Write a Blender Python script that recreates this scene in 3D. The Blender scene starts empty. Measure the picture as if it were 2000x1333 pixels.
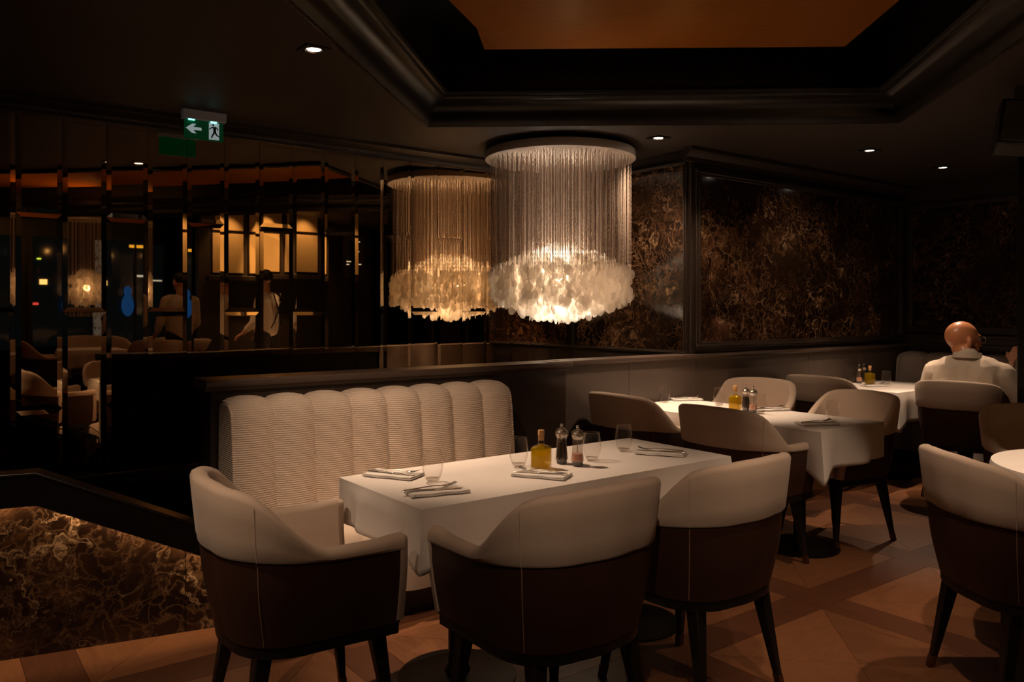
import bpy, bmesh, math, random
from mathutils import Vector, Matrix
random.seed(7)
PI = math.pi
sc = bpy.context.scene
COL = sc.collection
R = math.radians
# hall axes: u runs along the mirrored wall, n runs towards it
def W(u, n, z=0.0): return Vector((.8*u - .6*n, .6*u + .8*n, z))
ROT = math.atan2(.6, .8)

# ------------------------------------------------------------------ camera, world, lights, exposure
cam = bpy.data.cameras.new('camera'); co = bpy.data.objects.new('camera', cam); COL.objects.link(co)
co.location = (0, 0, 1.4); co.rotation_euler = (PI/2, 0, 0)
cam.lens = 28.03; cam.sensor_width = 36; cam.shift_y = -.03075; cam.clip_start = .05
sc.camera = co
sc.view_settings.view_transform = 'Standard'; sc.view_settings.look = 'None'
sc.view_settings.gamma = 1; sc.view_settings.use_curve_mapping = False
sc.view_settings.exposure = 0.0
try:
    sc.cycles.use_denoising = True
    sc.cycles.sample_clamp_indirect = 3.0
    sc.cycles.max_bounces = 8; sc.cycles.transparent_max_bounces = 24
except Exception: pass
wd = bpy.data.worlds.new('night'); sc.world = wd; wd.use_nodes = True
wd.node_tree.nodes['Background'].inputs[0].default_value = (.006, .005, .0045, 1)
wd.node_tree.nodes['Background'].inputs[1].default_value = 1.0
WARM = (1, .685, .455)
def spot(loc, tgt, power, deg=50, blend=.6, col=WARM, rad=.02):
    l = bpy.data.lights.new('spot', 'SPOT'); l.energy = power; l.spot_size = R(deg); l.spot_blend = blend
    l.color = col; l.shadow_soft_size = rad
    o = bpy.data.objects.new('spot', l); COL.objects.link(o); o.location = loc
    o.rotation_euler = (Vector(tgt) - Vector(loc)).to_track_quat('-Z', 'Y').to_euler(); return o
def area(loc, tgt, power, sx, sy, col=WARM, rotz=None):
    l = bpy.data.lights.new('area', 'AREA'); l.energy = power; l.shape = 'RECTANGLE'; l.size = sx; l.size_y = sy; l.color = col
    o = bpy.data.objects.new('area', l); COL.objects.link(o); o.location = loc
    o.rotation_euler = (Vector(tgt) - Vector(loc)).to_track_quat('-Z', 'Y').to_euler(); return o
def point(loc, power, rad=.03, col=WARM):
    l = bpy.data.lights.new('point', 'POINT'); l.energy = power; l.shadow_soft_size = rad; l.color = col
    o = bpy.data.objects.new('point', l); COL.objects.link(o); o.location = loc; return o
CH = Vector((.3575, 5.92, 0))            # chandelier axis
ZC = 2.6                                  # ceiling height
DL = [(-.912, 3.67), (1.02, 5.56), (2.69, 6.0), (3.63, 6.72)]   # recessed downlights in view
KEY = [
    ((-.912, 3.67, 2.585), W(1.95, 2.95, .75), 178, 52, .8), ((-.55, 2.7, 2.57), W(1.9, 3.5, .85), 95, 50, .8),
    (W(3.3, 3.0, 2.585), W(4.3, 3.25, .75), 80, 46, .7), ((1.02, 5.56, 2.585), W(4.25, 3.5, .75), 170, 48, .7),
    ((1.30, 4.75, 2.57), W(3.85, 3.95, .75), 110, 52, .9, WARM, .06),
    ((2.1, 3.2, 2.58), (1.75, 3.55, .0), 75, 56, .6), ((2.69, 6.0, 2.585), W(6.3, 3.45, .75), 150, 42, .7),
    ((3.63, 6.72, 2.585), W(6.15, 2.85, 1.1), 150, 44, .8), ((2.35, 5.15, 2.58), W(6.3, 2.75, 1.1), 48, 34, .8), ((2.55, 2.95, 2.58), (2.5, 3.3, .75), 80, 42, .6),
    ((1.0, 2.2, 2.58), (1.7, 3.0, .0), 45, 58, .5), ((-1.5, 1.7, 2.58), (-1.3, 2.9, 0), 70, 58, .7),
((.2, .9, 2.58), (.25, 2.5, .78), 62, 33, 1), ((1.15, 1.1, 2.58), (1.15, 3.0, .78), 62, 33, 1), ((-1.0, .8, 2.58), (-.85, 2.45, .78), 42, 30, 1), ((2.5, 5.25, 2.58), W(6.0, 3.95, 1.5), 46, 64, 1), ((.95, 5.3, 2.58), (.98, 6.4, 1.65), 55, 58, 1), ((1.6, 5.35, 2.58), W(5.0, 3.95, 1.2), 50, 60, 1)]  # fill spots added to brighten the near chairs and marble walls, no fixtures
for k in KEY: spot(*k)
# chandelier lamps
for a in range(3):
    point((CH.x + .15*math.cos(a*2.1+.4), CH.y + .15*math.sin(a*2.1+.4), 1.62), 108, .03, (1, .87, .74))
# added amber spots without fixtures, below the coffer, aimed up at the floating panel
for x, y, p, c in ((.35, 4.80, 2.6, (1,.62,.26)), (1.0, 4.80, 1.5, (1,.50,.16)), (1.7, 4.75, .4, (1,.36,.1)), (-.25, 3.6, 2.4, (1,.55,.2)), (-.5, 2.2, 13, (1,.54,.2)), (-.7, .8, 26, (1,.54,.2)), (1.9, 2.4, 1.0, (1,.38,.12)), (1.7, .8, 16, (1,.48,.16))):
    spot((x, y, 2.45), (.6 + (x-.6)*.55, y*.80, 2.9), p, 110, 1, c, .012)

# ------------------------------------------------------------------ materials
def mat(name, col=(.5,.5,.5), rough=.5, metal=0, spec=.5, emit=None, es=0, coat=0, sheen=0):
    m = bpy.data.materials.new(name); m.use_nodes = True
    b = m.node_tree.nodes['Principled BSDF']
    b.inputs['Base Color'].default_value = (*col, 1); b.inputs['Roughness'].default_value = rough
    b.inputs['Metallic'].default_value = metal; b.inputs['Specular IOR Level'].default_value = spec
    b.inputs['Coat Weight'].default_value = coat; b.inputs['Sheen Weight'].default_value = sheen
    if emit: b.inputs['Emission Color'].default_value = (*emit, 1); b.inputs['Emission Strength'].default_value = es
    return m
class NT:
    def __init__(s, m): s.m = m; s.t = m.node_tree; s.n = s.t.nodes; s.b = s.n['Principled BSDF']; s.tc = s.n.new('ShaderNodeTexCoord')
    def new(s, k, **kw):
        o = s.n.new(k)
        for a, v in kw.items(): setattr(o, a, v)
        return o
    def link(s, a, b): s.t.links.new(a, b)
    def mapping(s, scale=(1,1,1), rot=(0,0,0), src='Object'):
        mp = s.new('ShaderNodeMapping'); mp.inputs['Scale'].default_value = scale; mp.inputs['Rotation'].default_value = rot
        s.link(s.tc.outputs[src], mp.inputs[0]); return mp.outputs[0]
    def noise(s, vec, scale, detail=4, rough=.5, dist=0):
        n = s.new('ShaderNodeTexNoise'); n.inputs['Scale'].default_value = scale; n.inputs['Detail'].default_value = detail
        n.inputs['Roughness'].default_value = rough; n.inputs['Distortion'].default_value = dist
        if vec: s.link(vec, n.inputs['Vector'])
        return n
    def ramp(s, fac, stops):
        r = s.new('ShaderNodeValToRGB'); e = r.color_ramp.elements
        while len(e) < len(stops): e.new(.5)
        for i, (p, c) in enumerate(stops): e[i].position = p; e[i].color = (*c, 1) if len(c) == 3 else c
        s.link(fac, r.inputs[0]); return r.outputs[0]
    def mix(s, fac, a, b, mode='MIX'):
        x = s.new('ShaderNodeMix', data_type='RGBA', blend_type=mode)
        for i, v in ((0, fac), (6, a), (7, b)):
            if hasattr(v, 'default_value'): s.link(v, x.inputs[i])
            elif i == 0: x.inputs[0].default_value = v
            else: x.inputs[i].default_value = (*v, 1)
        return x.outputs[2]
    def bump(s, h, strength=.3, dist=.01):
        b = s.new('ShaderNodeBump'); b.inputs['Strength'].default_value = strength; b.inputs['Distance'].default_value = dist
        s.link(h, b.inputs['Height']); s.link(b.outputs[0], s.b.inputs['Normal'])
def fabric(name, c1, c2, scale=260, bump=.12, ribs=False, rough=.9):
    m = mat(name, c1, rough, spec=.2, sheen=.15); t = NT(m)
    v = t.mapping(); n = t.noise(v, scale, 3, .6); n2 = t.noise(v, 9, 3)
    c = t.mix(n.outputs[0], c1, c2); c = t.mix(n2.outputs[0], c, tuple(x*.86 for x in c1)); t.link(c, t.b.inputs['Base Color'])
    if ribs:
        w = t.new('ShaderNodeTexWave', wave_type='BANDS', bands_direction='Z'); w.inputs['Scale'].default_value = 31
        w.inputs['Distortion'].default_value = 2.2; w.inputs['Detail'].default_value = 2; w.inputs['Detail Scale'].default_value = 2.5
        t.link(v, w.inputs[0]); t.bump(w.outputs[0], .6, .004)
        t.link(t.mix(w.outputs[0], tuple(x*.84 for x in c1), c1), t.b.inputs['Base Color'])
    else: t.bump(n.outputs[0], bump, .002)
    return m
M = {}
M['cream'] = fabric('cream_fabric', (.60,.475,.38), (.50,.39,.31))
M['cream_rib'] = fabric('ribbed_cream_fabric', (.68,.56,.46), (.58,.47,.38), ribs=True)
M['cream_dull'] = fabric('grey_cream_fabric', (.60,.52,.46), (.52,.45,.40))
M['cloth'] = fabric('white_linen', (.80,.75,.71), (.74,.69,.65), 300, .1)
M['napkin'] = fabric('napkin_linen', (.82,.78,.74), (.76,.72,.68), 400, .15)
M['leather'] = mat('brown_leather', (.060,.026,.015), .48, spec=.35)
t = NT(M['leather']); n = t.noise(t.mapping(), 160, 3); t.bump(n.outputs[0], .12, .002)
n = t.noise(t.mapping(), 7, 3); t.link(t.mix(n.outputs[0], (.034,.014,.008), (.056,.024,.014)), t.b.inputs['Base Color'])
M['stitch'] = mat('tan_stitching', (.30,.18,.11), .7)
M['pipe'] = mat('cream_piping', (.52,.42,.35), .85)
M['black_wood'] = mat('black_stained_wood', (.008,.006,.005), .42)
M['ferrule'] = mat('bronze_ferrule', (.16,.09,.05), .35, .9)
M['black'] = mat('black_lacquer', (.006,.005,.0045), .32)
M['blackmetal'] = mat('black_steel', (.012,.011,.010), .35, .7)
def wood(name, c1, c2, rough=.35, rot=0.0, vary=False, sc_=1.0):
    m = mat(name, c1, rough); t = NT(m); v = t.mapping((2.2*sc_, 20*sc_, 6*sc_), (0, 0, rot))
    n = t.noise(v, 2.2, 6, .65, 1.2); f = t.noise(v, 9, 4, .6, .5)
    c = t.ramp(n.outputs[0], [(.32, c1), (.5, tuple((a+b)/2 for a, b in zip(c1, c2))), (.68, c2)])
    c = t.mix(f.outputs[0], c, tuple(x*.62 for x in c2))
    if vary:
        oi = t.new('ShaderNodeObjectInfo'); hs = t.new('ShaderNodeHueSaturation'); mr = t.new('ShaderNodeMapRange')
        mr.inputs[3].default_value = .86; mr.inputs[4].default_value = 1.12; t.link(oi.outputs['Random'], mr.inputs[0])
        t.link(mr.outputs[0], hs.inputs['Value']); t.link(c, hs.inputs['Color']); c = hs.outputs[0]
    t.link(c, t.b.inputs['Base Color']); t.bump(f.outputs[0], .12, .003)
    return m
M['trim'] = wood('dark_walnut_trim', (.028,.018,.013), (.042,.028,.021), .40)
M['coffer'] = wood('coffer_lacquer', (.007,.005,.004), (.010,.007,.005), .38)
M['cap'] = wood('brown_cap_rail', (.085,.056,.043), (.105,.072,.056), .33)
M['dado'] = wood('brown_painted_panel', (.085,.062,.050), (.100,.074,.061), .5)
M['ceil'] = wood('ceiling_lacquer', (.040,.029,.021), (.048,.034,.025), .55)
M['oak'] = wood('light_oak_parquet', (.13,.048,.021), (.31,.130,.056), .36, vary=True)
M['oak_dark'] = wood('dark_oak_band', (.085,.031,.015), (.16,.062,.031), .34, vary=True)
M['grout'] = mat('dark_joint', (.03,.014,.008), .8)
def marble(name):
    m = mat(name, (.02,.01,.006), .12, spec=.5, coat=.3); t = NT(m); v = t.mapping((1.05,1.05,1.05))
    w = t.noise(v, 2.6, 5, .6); w2 = t.noise(v, 7, 4, .6)
    sub = t.new('ShaderNodeVectorMath', operation='MULTIPLY_ADD'); t.link(w.outputs['Color'], sub.inputs[0])
    sub.inputs[1].default_value = (.42,.42,.42); t.link(v, sub.inputs[2])
    sub2 = t.new('ShaderNodeVectorMath', operation='MULTIPLY_ADD'); t.link(w2.outputs['Color'], sub2.inputs[0])
    sub2.inputs[1].default_value = (.16,.16,.16); t.link(sub.outputs[0], sub2.inputs[2])
    def ridge(scale, a, b, det=2, dist=.6):
        n_ = t.noise(sub2.outputs[0], scale, det, .5, dist); k = t.new('ShaderNodeMath', operation='SUBTRACT'); k.inputs[1].default_value = .5
        t.link(n_.outputs[0], k.inputs[0]); ab = t.new('ShaderNodeMath', operation='ABSOLUTE'); t.link(k.outputs[0], ab.inputs[0])
        return t.ramp(ab.outputs[0], [(0, (1,1,1)), (a, (.3,.3,.3)), (b, (0,0,0))])
    def vein(scale, a, b):
        vo = t.new('ShaderNodeTexVoronoi', feature='DISTANCE_TO_EDGE'); vo.inputs['Scale'].default_value = scale
        t.link(sub2.outputs[0], vo.inputs['Vector']); return t.ramp(vo.outputs['Distance'], [(0, (1,1,1)), (a, (.35,.35,.35)), (b, (0,0,0))])
    mask = t.ramp(t.noise(v, 2.3, 4, .6).outputs[0], [(.36, (0,0,0)), (.60, (1,1,1))])
    mask2 = t.ramp(t.noise(v, 1.3, 5, .65, 1).outputs[0], [(.38, (0,0,0)), (.66, (1,1,1))])
    blot = t.ramp(t.noise(sub2.outputs[0], 4.5, 6, .68, .8).outputs[0], [(.40, (0,0,0)), (.52, (.3,.3,.3)), (.68, (1,1,1))])
    base = t.mix(blot, (.010,.005,.003), (.105,.046,.020))
    base = t.mix(mask2, (.012,.0055,.0035), base)
    c = t.mix(t.mix(1, vein(12, .04, .14), mask, 'MULTIPLY'), base, (.130,.070,.036))
    c = t.mix(t.mix(1, ridge(5.5, .007, .020), mask2, 'MULTIPLY'), c, (.25,.15,.085))
    c = t.mix(t.mix(1, ridge(2.2, .0035, .009, 3), mask, 'MULTIPLY'), c, (.36,.23,.13))
    sp = t.ramp(t.noise(v, 38, 2, .5).outputs[0], [(.72, (0,0,0)), (.78, (1,1,1))]); c = t.mix(t.mix(1, sp, mask, 'MULTIPLY'), c, (.50,.33,.20))
    t.link(c, t.b.inputs['Base Color']); return m
M['marble'] = marble('dark_emperador_marble')
M['mirror'] = mat('bronze_mirror', (.80,.585,.36), .015, 1)
M['chrome'] = mat('steel_cutlery', (.80,.77,.73), .27, 1)
M['cork'] = mat('cork', (.50,.27,.10), .8)
M['pepper'] = mat('peppercorns', (.018,.013,.010), .7)
M['salt'] = mat('pink_salt', (.75,.40,.30), .6)
M['grey_base'] = mat('grey_rubber', (.10,.095,.09), .5)
M['white_lac'] = mat('white_lacquer', (.62,.55,.50), .5)
M['disc_under'] = mat('lit_disc_underside', (.52,.42,.34), .6)
M['sign_body'] = mat('sign_housing', (.42,.36,.34), .5, emit=(.5,.45,.42), es=.02)
M['sign_green'] = mat('sign_green', (.0,.10,.035), .3, emit=(0,.30,.09), es=.04)
M['sign_white'] = mat('sign_white', (.5,.55,.55), .4, emit=(.75,.9,.9), es=.26)
M['led'] = mat('cyan_led', (.2,.8,.8), .4, emit=(.25,1,.95), es=3.0)
M['lamp'] = mat('lamp_lens', (1,.9,.8), .4, emit=(1,.84,.66), es=9)
M['bulb'] = mat('warm_bulb', (1,.8,.5), .4, emit=(1,.72,.42), es=14)
M['skin'] = mat('skin_tan', (.56,.225,.105), .36, spec=.5)
M['skin2'] = mat('skin_light', (.55,.30,.19), .5)
M['shirt'] = fabric('beige_polo', (.62,.53,.44), (.55,.47,.39), 300, .15)
M['white_shirt'] = fabric('white_shirt', (.66,.58,.48), (.60,.52,.43), 300, .1)
M['dark_cloth'] = mat('dark_cloth', (.012,.010,.010), .8)
M['hair'] = mat('dark_hair', (.012,.008,.006), .6)
M['amber_wood'] = wood('amber_ceiling_veneer', (.28,.098,.013), (.34,.122,.018), .5, sc_=.6)
M['amber_wood'].node_tree.nodes['Principled BSDF'].inputs['Specular IOR Level'].default_value = .04
M['amber_panel'] = mat('straw_wall_panel', (.62,.42,.20), .6)
M['night'] = mat('night_glass', (.004,.007,.009), .06, emit=(.02,.04,.06), es=.06)
M['blue'] = mat('blue_jacket', (.02,.12,.5), .6, emit=(.02,.16,.8), es=.25)  # faint emission painted into the jacket in place of light falling on it
M['speaker'] = mat('speaker_black', (.008,.008,.008), .45)
m = M['curtain'] = mat('leaf_print_curtain', (.5,.5,.5), .8); t = NT(m)
vo = t.new('ShaderNodeTexVoronoi'); vo.inputs['Scale'].default_value = 26; t.link(t.mapping((1,1,.6)), vo.inputs['Vector'])
t.link(t.ramp(vo.outputs['Distance'], [(.25, (.05,.012,.016)), (.42, (.42,.42,.44))]), t.b.inputs['Base Color'])
t.link(t.ramp(vo.outputs['Distance'], [(.25, (.05,.012,.016)), (.42, (.42,.42,.44))]), t.b.inputs['Emission Color']); t.b.inputs['Emission Strength'].default_value = .12  # print colours also emit faintly, a glow painted into the cloth
def thin_glass(name, tint=(1,1,1), refl=.9, base=.05, diff=None, dfac=0):
    m = bpy.data.materials.new(name); m.use_nodes = True; nt = m.node_tree; nt.nodes.clear()
    o = nt.nodes.new('ShaderNodeOutputMaterial'); tr = nt.nodes.new('ShaderNodeBsdfTransparent'); tr.inputs[0].default_value = (*tint, 1)
    gl = nt.nodes.new('ShaderNodeBsdfGlossy'); gl.inputs['Roughness'].default_value = .03; gl.inputs[0].default_value = (1,.95,.9,1)
    lw = nt.nodes.new('ShaderNodeLayerWeight'); lw.inputs[0].default_value = .35
    mr = nt.nodes.new('ShaderNodeMapRange'); mr.inputs[3].default_value = base; mr.inputs[4].default_value = refl
    nt.links.new(lw.outputs['Facing'], mr.inputs[0])
    pw = nt.nodes.new('ShaderNodeMath'); pw.operation = 'POWER'; pw.inputs[1].default_value = 2.9
    nt.links.new(lw.outputs['Facing'], pw.inputs[0]); nt.links.new(pw.outputs[0], mr.inputs[0])
    mx = nt.nodes.new('ShaderNodeMixShader'); nt.links.new(mr.outputs[0], mx.inputs[0]); nt.links.new(tr.outputs[0], mx.inputs[1]); nt.links.new(gl.outputs[0], mx.inputs[2])
    out = mx
    if diff:
        d = nt.nodes.new('ShaderNodeBsdfDiffuse'); d.inputs[0].default_value = (*diff, 1)
        tl = nt.nodes.new('ShaderNodeBsdfTranslucent'); tl.inputs[0].default_value = (*diff, 1)
        a = nt.nodes.new('ShaderNodeMixShader'); a.inputs[0].default_value = .5; nt.links.new(d.outputs[0], a.inputs[1]); nt.links.new(tl.outputs[0], a.inputs[2])
        b = nt.nodes.new('ShaderNodeMixShader'); b.inputs[0].default_value = dfac; nt.links.new(mx.outputs[0], b.inputs[1]); nt.links.new(a.outputs[0], b.inputs[2]); out = b
    nt.links.new(out.outputs[0], o.inputs[0]); return m
M['glass'] = thin_glass('clear_glass', (.975,.97,.965), .8, .012)
M['glass_thick'] = thin_glass('thick_glass', (.88,.87,.85), .9, .12)
M['acrylic'] = thin_glass('clear_acrylic', (.80,.78,.75), .75, .12)
M['oil'] = thin_glass('olive_oil', (.72,.54,.05), .45, .03, (.62,.46,.01), .32)
M['sign_glass'] = thin_glass('sign_pane', (.7,.8,.75), .3, .05)
m = M['shell'] = bpy.data.materials.new('capiz_shell'); m.use_nodes = True; nt = m.node_tree; nt.nodes.clear()
o = nt.nodes.new('ShaderNodeOutputMaterial'); d = nt.nodes.new('ShaderNodeBsdfPrincipled'); d.inputs['Base Color'].default_value = (.90,.84,.77,1); d.inputs['Roughness'].default_value = .35
tl = nt.nodes.new('ShaderNodeBsdfTranslucent'); tl.inputs[0].default_value = (.99,.95,.90,1)
tp = nt.nodes.new('ShaderNodeBsdfTransparent'); tp.inputs[0].default_value = (1,.98,.95,1)
a = nt.nodes.new('ShaderNodeMixShader'); a.inputs[0].default_value = .55; nt.links.new(d.outputs[0], a.inputs[1]); nt.links.new(tl.outputs[0], a.inputs[2])
b = nt.nodes.new('ShaderNodeMixShader'); b.inputs[0].default_value = .42; nt.links.new(a.outputs[0], b.inputs[1]); nt.links.new(tp.outputs[0], b.inputs[2]); nt.links.new(b.outputs[0], o.inputs[0])
M['strand'] = mat('bead_strand', (.50,.40,.33), .4)

# ------------------------------------------------------------------ helpers
def BM(): return bmesh.new()
def finish(bm, name, m, parent=None, loc=None, rz=None, smooth=True, bevel=0, seg=2, kind=None, ang=40, normals=True):
    if normals: bmesh.ops.recalc_face_normals(bm, faces=bm.faces)
    me = bpy.data.meshes.new(name); bm.to_mesh(me); bm.free(); me.materials.append(M[m] if isinstance(m, str) else m)
    if smooth:
        me.polygons.foreach_set('use_smooth', [True]*len(me.polygons))
        try: me.set_sharp_from_angle(angle=R(ang))
        except Exception: pass
    o = bpy.data.objects.new(name, me); COL.objects.link(o)
    if parent is not None: o.parent = parent
    if loc is not None: o.location = loc
    if rz is not None: o.rotation_euler = (0, 0, rz)
    if bevel:
        b = o.modifiers.new('b', 'BEVEL'); b.width = bevel; b.segments = seg; b.limit_method = 'ANGLE'; b.angle_limit = R(40)
    if kind: o['kind'] = kind
    return o
def tag(o, label, cat, group=None):
    o['label'] = label; o['category'] = cat
    if group: o['group'] = group
    return o
def empty(name, loc, rz=0, label=None, cat=None, group=None):
    o = bpy.data.objects.new(name, None); COL.objects.link(o); o.location = loc; o.rotation_euler = (0, 0, rz); o.empty_display_size = .05
    if label: tag(o, label, cat, group)
    return o
def box(bm, x0, x1, y0, y1, z0, z1):
    v = [bm.verts.new((x, y, z)) for z in (z0, z1) for y in (y0, y1) for x in (x0, x1)]
    for f in ((0,2,3,1), (4,5,7,6), (0,1,5,4), (2,6,7,3), (0,4,6,2), (1,3,7,5)): bm.faces.new([v[i] for i in f])
    return v
def prism(bm, pts, z0, z1, axis='z', off=0):
    def P(a, b, c): return {'z': (a, b, c), 'y': (a, c, b), 'x': (c, a, b)}[axis]
    lo = [bm.verts.new(P(x, y, z0)) for x, y in pts]; hi = [bm.verts.new(P(x, y, z1)) for x, y in pts]
    n = len(pts); bm.faces.new(lo[::-1]); bm.faces.new(hi)
    for i in range(n): bm.faces.new((lo[i], lo[(i+1) % n], hi[(i+1) % n], hi[i]))
def lathe(bm, prof, seg=24, cx=0, cy=0, cz=0, close=False):
    rings = []
    for r, z in prof:
        if r < 1e-5: rings.append([bm.verts.new((cx, cy, cz+z))])
        else: rings.append([bm.verts.new((cx + r*math.cos(2*PI*i/seg), cy + r*math.sin(2*PI*i/seg), cz+z)) for i in range(seg)])
    for a, b in zip(rings, rings[1:]):
        for i in range(seg):
            j = (i+1) % seg
            if len(a) == 1 and len(b) == 1: continue
            if len(a) == 1: bm.faces.new((a[0], b[j], b[i]))
            elif len(b) == 1: bm.faces.new((a[i], a[j], b[0]))
            else: bm.faces.new((a[i], a[j], b[j], b[i]))
def tube(bm, pts, r, seg=6, r2=None):
    pts = [Vector(p) for p in pts]; rings = []; n = len(pts)
    for i, p in enumerate(pts):
        d = (pts[min(i+1, n-1)] - pts[max(i-1, 0)]).normalized()
        up = Vector((0,0,1)) if abs(d.z) < .9 else Vector((1,0,0))
        a = d.cross(up).normalized(); b = d.cross(a)
        rr = r if r2 is None else r + (r2-r)*i/(n-1)
        rings.append([bm.verts.new(p + rr*(a*math.cos(2*PI*k/seg) + b*math.sin(2*PI*k/seg))) for k in range(seg)])
    for a, b in zip(rings, rings[1:]):
        for k in range(seg): bm.faces.new((a[k], a[(k+1) % seg], b[(k+1) % seg], b[k]))
    bm.faces.new(rings[0][::-1]); bm.faces.new(rings[-1])
def copy_tree(o, parent=None):
    c = o.copy(); COL.objects.link(c); c.parent = parent
    for ch in list(o.children): copy_tree(ch, c)
    return c
def ss(a, b, x):
    t = max(0, min(1, (x-a)/(b-a))); return t*t*(3-2*t)

# ------------------------------------------------------------------ floor
fl = BM(); box(fl, -6, 9, -6, 8, -.12, -.012)
floor = finish(fl, 'floor', 'grout', rz=ROT, smooth=False); floor['kind'] = 'structure'
PER, BAND = 1.02, .19; PAN = PER - BAND
def tri_mesh():
    bm = BM(); h = PAN/2 - .001; g = .0006
    prism(bm, [(-h+g*2, -h), (h-g*2, -h), (0, -g*1.5)], -.012, 0); return bm
def mesh_of(bm, name, m):
    bmesh.ops.recalc_face_normals(bm, faces=bm.faces)
    me = bpy.data.meshes.new(name); bm.to_mesh(me); bm.free(); me.materials.append(M[m]); return me
tri = mesh_of(tri_mesh(), 'parquet_triangle', 'oak')
b = BM(); box(b, -PAN/2, PAN/2, -BAND/2+.001, BAND/2-.001, -.012, 0); band = mesh_of(b, 'parquet_band', 'oak_dark')
b = BM(); box(b, -BAND/2+.001, BAND/2-.001, -BAND/2+.001, BAND/2-.001, -.012, 0); blk = mesh_of(b, 'parquet_block', 'oak_dark')
def part_obj(name, me, parent, loc, rz=0):
    o = bpy.data.objects.new(name, me); COL.objects.link(o); o.parent = parent; o.location = loc; o.rotation_euler = (0,0,rz); return o
U0, N0 = 3.495 - PER*4, 2.208 - PER*4      # a block centre
for i in range(0, 10):
    for j in range(0, 8):
        u, n = U0 + i*PER, N0 + j*PER
        c = W(u + PER/2, n + PER/2)
        if c.y < 1.3 or c.y > 9 or abs(c.x) > .75*c.y + .9 or n > 3.9: continue
        for k in range(4): part_obj('parquet_triangle', tri, floor, (u + PER/2, n + PER/2, 0), k*PI/2)
        part_obj('parquet_band', band, floor, (u + PER/2, n, 0)); part_obj('parquet_band', band, floor, (u, n + PER/2, 0), PI/2)
        part_obj('parquet_block', blk, floor, (u, n, 0))
# raised floor of the rear room (seen in the mirrors)
b = BM(); box(b, -1.2, 7.5, -5, .92, -.01, .16); o = finish(b, 'floor_rear', 'oak_dark', rz=ROT, smooth=False); o['kind'] = 'structure'

# ------------------------------------------------------------------ ceiling with its coffer
dv = Vector((-.1426, -.9898, 0)); A = Vector((-.5426, 5.12, 0)); B = Vector((2.429, 5.009, 0)); LC = 7.0
coff = [A + dv*LC, B + dv*LC, B, A]
bm = BM()
def quadc(pts, z=ZC, th=.3):
    lo = [bm.verts.new((p[0], p[1], z)) for p in pts]; hi = [bm.verts.new((p[0], p[1], z+th)) for p in pts]
    bm.faces.new(lo); bm.faces.new(hi[::-1]); n = len(pts)
    for i in range(n): bm.faces.new((lo[i], lo[(i+1) % n], hi[(i+1) % n], hi[i]))
quadc([(-7, -2.4), tuple(coff[0][:2]), tuple(A[:2]), (-7, 5.12)])
quadc([(-7, 5.12), tuple(A[:2]), tuple(B[:2]), (8, 4.8), (8, 12), (-7, 12)])
quadc([tuple(B[:2]), tuple((B + dv*2.05)[:2]), (8, 3.0), (8, 4.8)])
ceiling = finish(bm, 'ceiling', 'ceil', smooth=False); ceiling['kind'] = 'structure'
bm = BM(); box(bm, -8, 9, -8, 5.6, 3.1, 3.25); o = finish(bm, 'ceiling_rear', 'black', smooth=False); o['kind'] = 'structure'
def inset(poly, d):
    n = len(poly); out = []
    for i in range(n):
        a, p, c = poly[i-1], poly[i], poly[(i+1) % n]
        e1 = (p-a).normalized(); e2 = (c-p).normalized(); n1 = Vector((-e1.y, e1.x, 0)); n2 = Vector((-e2.y, e2.x, 0))
        bis = (n1+n2).normalized(); out.append(p + bis*(d/max(.3, bis.dot(n1))))
    return out
def sweep(bm, poly, prof, edges=None):
    rings = [[bm.verts.new((p.x, p.y, z)) for p in inset(poly, d)] for d, z in prof]; n = len(poly)
    for a, b in zip(rings, rings[1:]):
        for i in range(n):
            if edges is None or i in edges: bm.faces.new((a[i], a[(i+1) % n], b[(i+1) % n], b[i]))
bm = BM()
prof = [(-.02, 2.6), (-.02, 2.575), (.012, 2.57), (.02, 2.585), (.03, 2.60), (.035, 2.63)]
for i in range(9):
    a = i/8*PI/2; prof.append((.035 + .10*(1-math.cos(a)), 2.63 + .085*math.sin(a)))
prof += [(.14, 2.72), (.145, 2.735), (.165, 2.735), (.172, 2.75), (.168, 2.765), (.15, 2.775), (.15, 3.11)]
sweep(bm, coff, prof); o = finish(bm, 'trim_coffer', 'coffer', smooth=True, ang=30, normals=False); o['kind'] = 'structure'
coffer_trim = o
bm = BM(); cp = inset(coff, .004)
for a, b_ in ((cp[3], cp[2]), (cp[3], cp[0]), (cp[2], cp[1])):
    L = (b_-a).length; d = (b_-a).normalized(); nb = int(min(L, 3.6 if a is not cp[3] or b_ is not cp[2] else L)/.022)
    for i in range(nb):
        p = a + d*(.011+.022*i); s = Vector((-d.y, d.x, 0))*.006
        vs = [bm.verts.new(p + s*sx + d*.007*sy + Vector((0,0,2.578 + sz))) for sz in (0, -.010) for sx, sy in ((-1,-1),(1,-1),(1,1),(-1,1))]
        bm.faces.new(vs[:4]); bm.faces.new(vs[4:][::-1])
        for k in range(4): bm.faces.new((vs[k], vs[(k+1) % 4], vs[4+(k+1) % 4], vs[4+k]))
o = finish(bm, 'bead_row', 'trim', coffer_trim, smooth=False, kind='stuff')
bm = BM()
raft = [(-.16,4.60), (-.19,4.25), (-.31,3.86), (-.50,3.2), (-.70,2.0), (-.88,.3), (-1.1,-1.5), (1.2,-1.5), (1.6,1.0), (1.8,3.0), (1.88,3.86), (1.90,4.55)]
prism(bm, raft, 2.90, 2.925)
o = finish(bm, 'ceiling_panel', 'amber_wood', smooth=False, bevel=.004)
tag(o, 'amber veneered ceiling panel floating inside the dark recessed coffer', 'ceiling panel')

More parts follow.
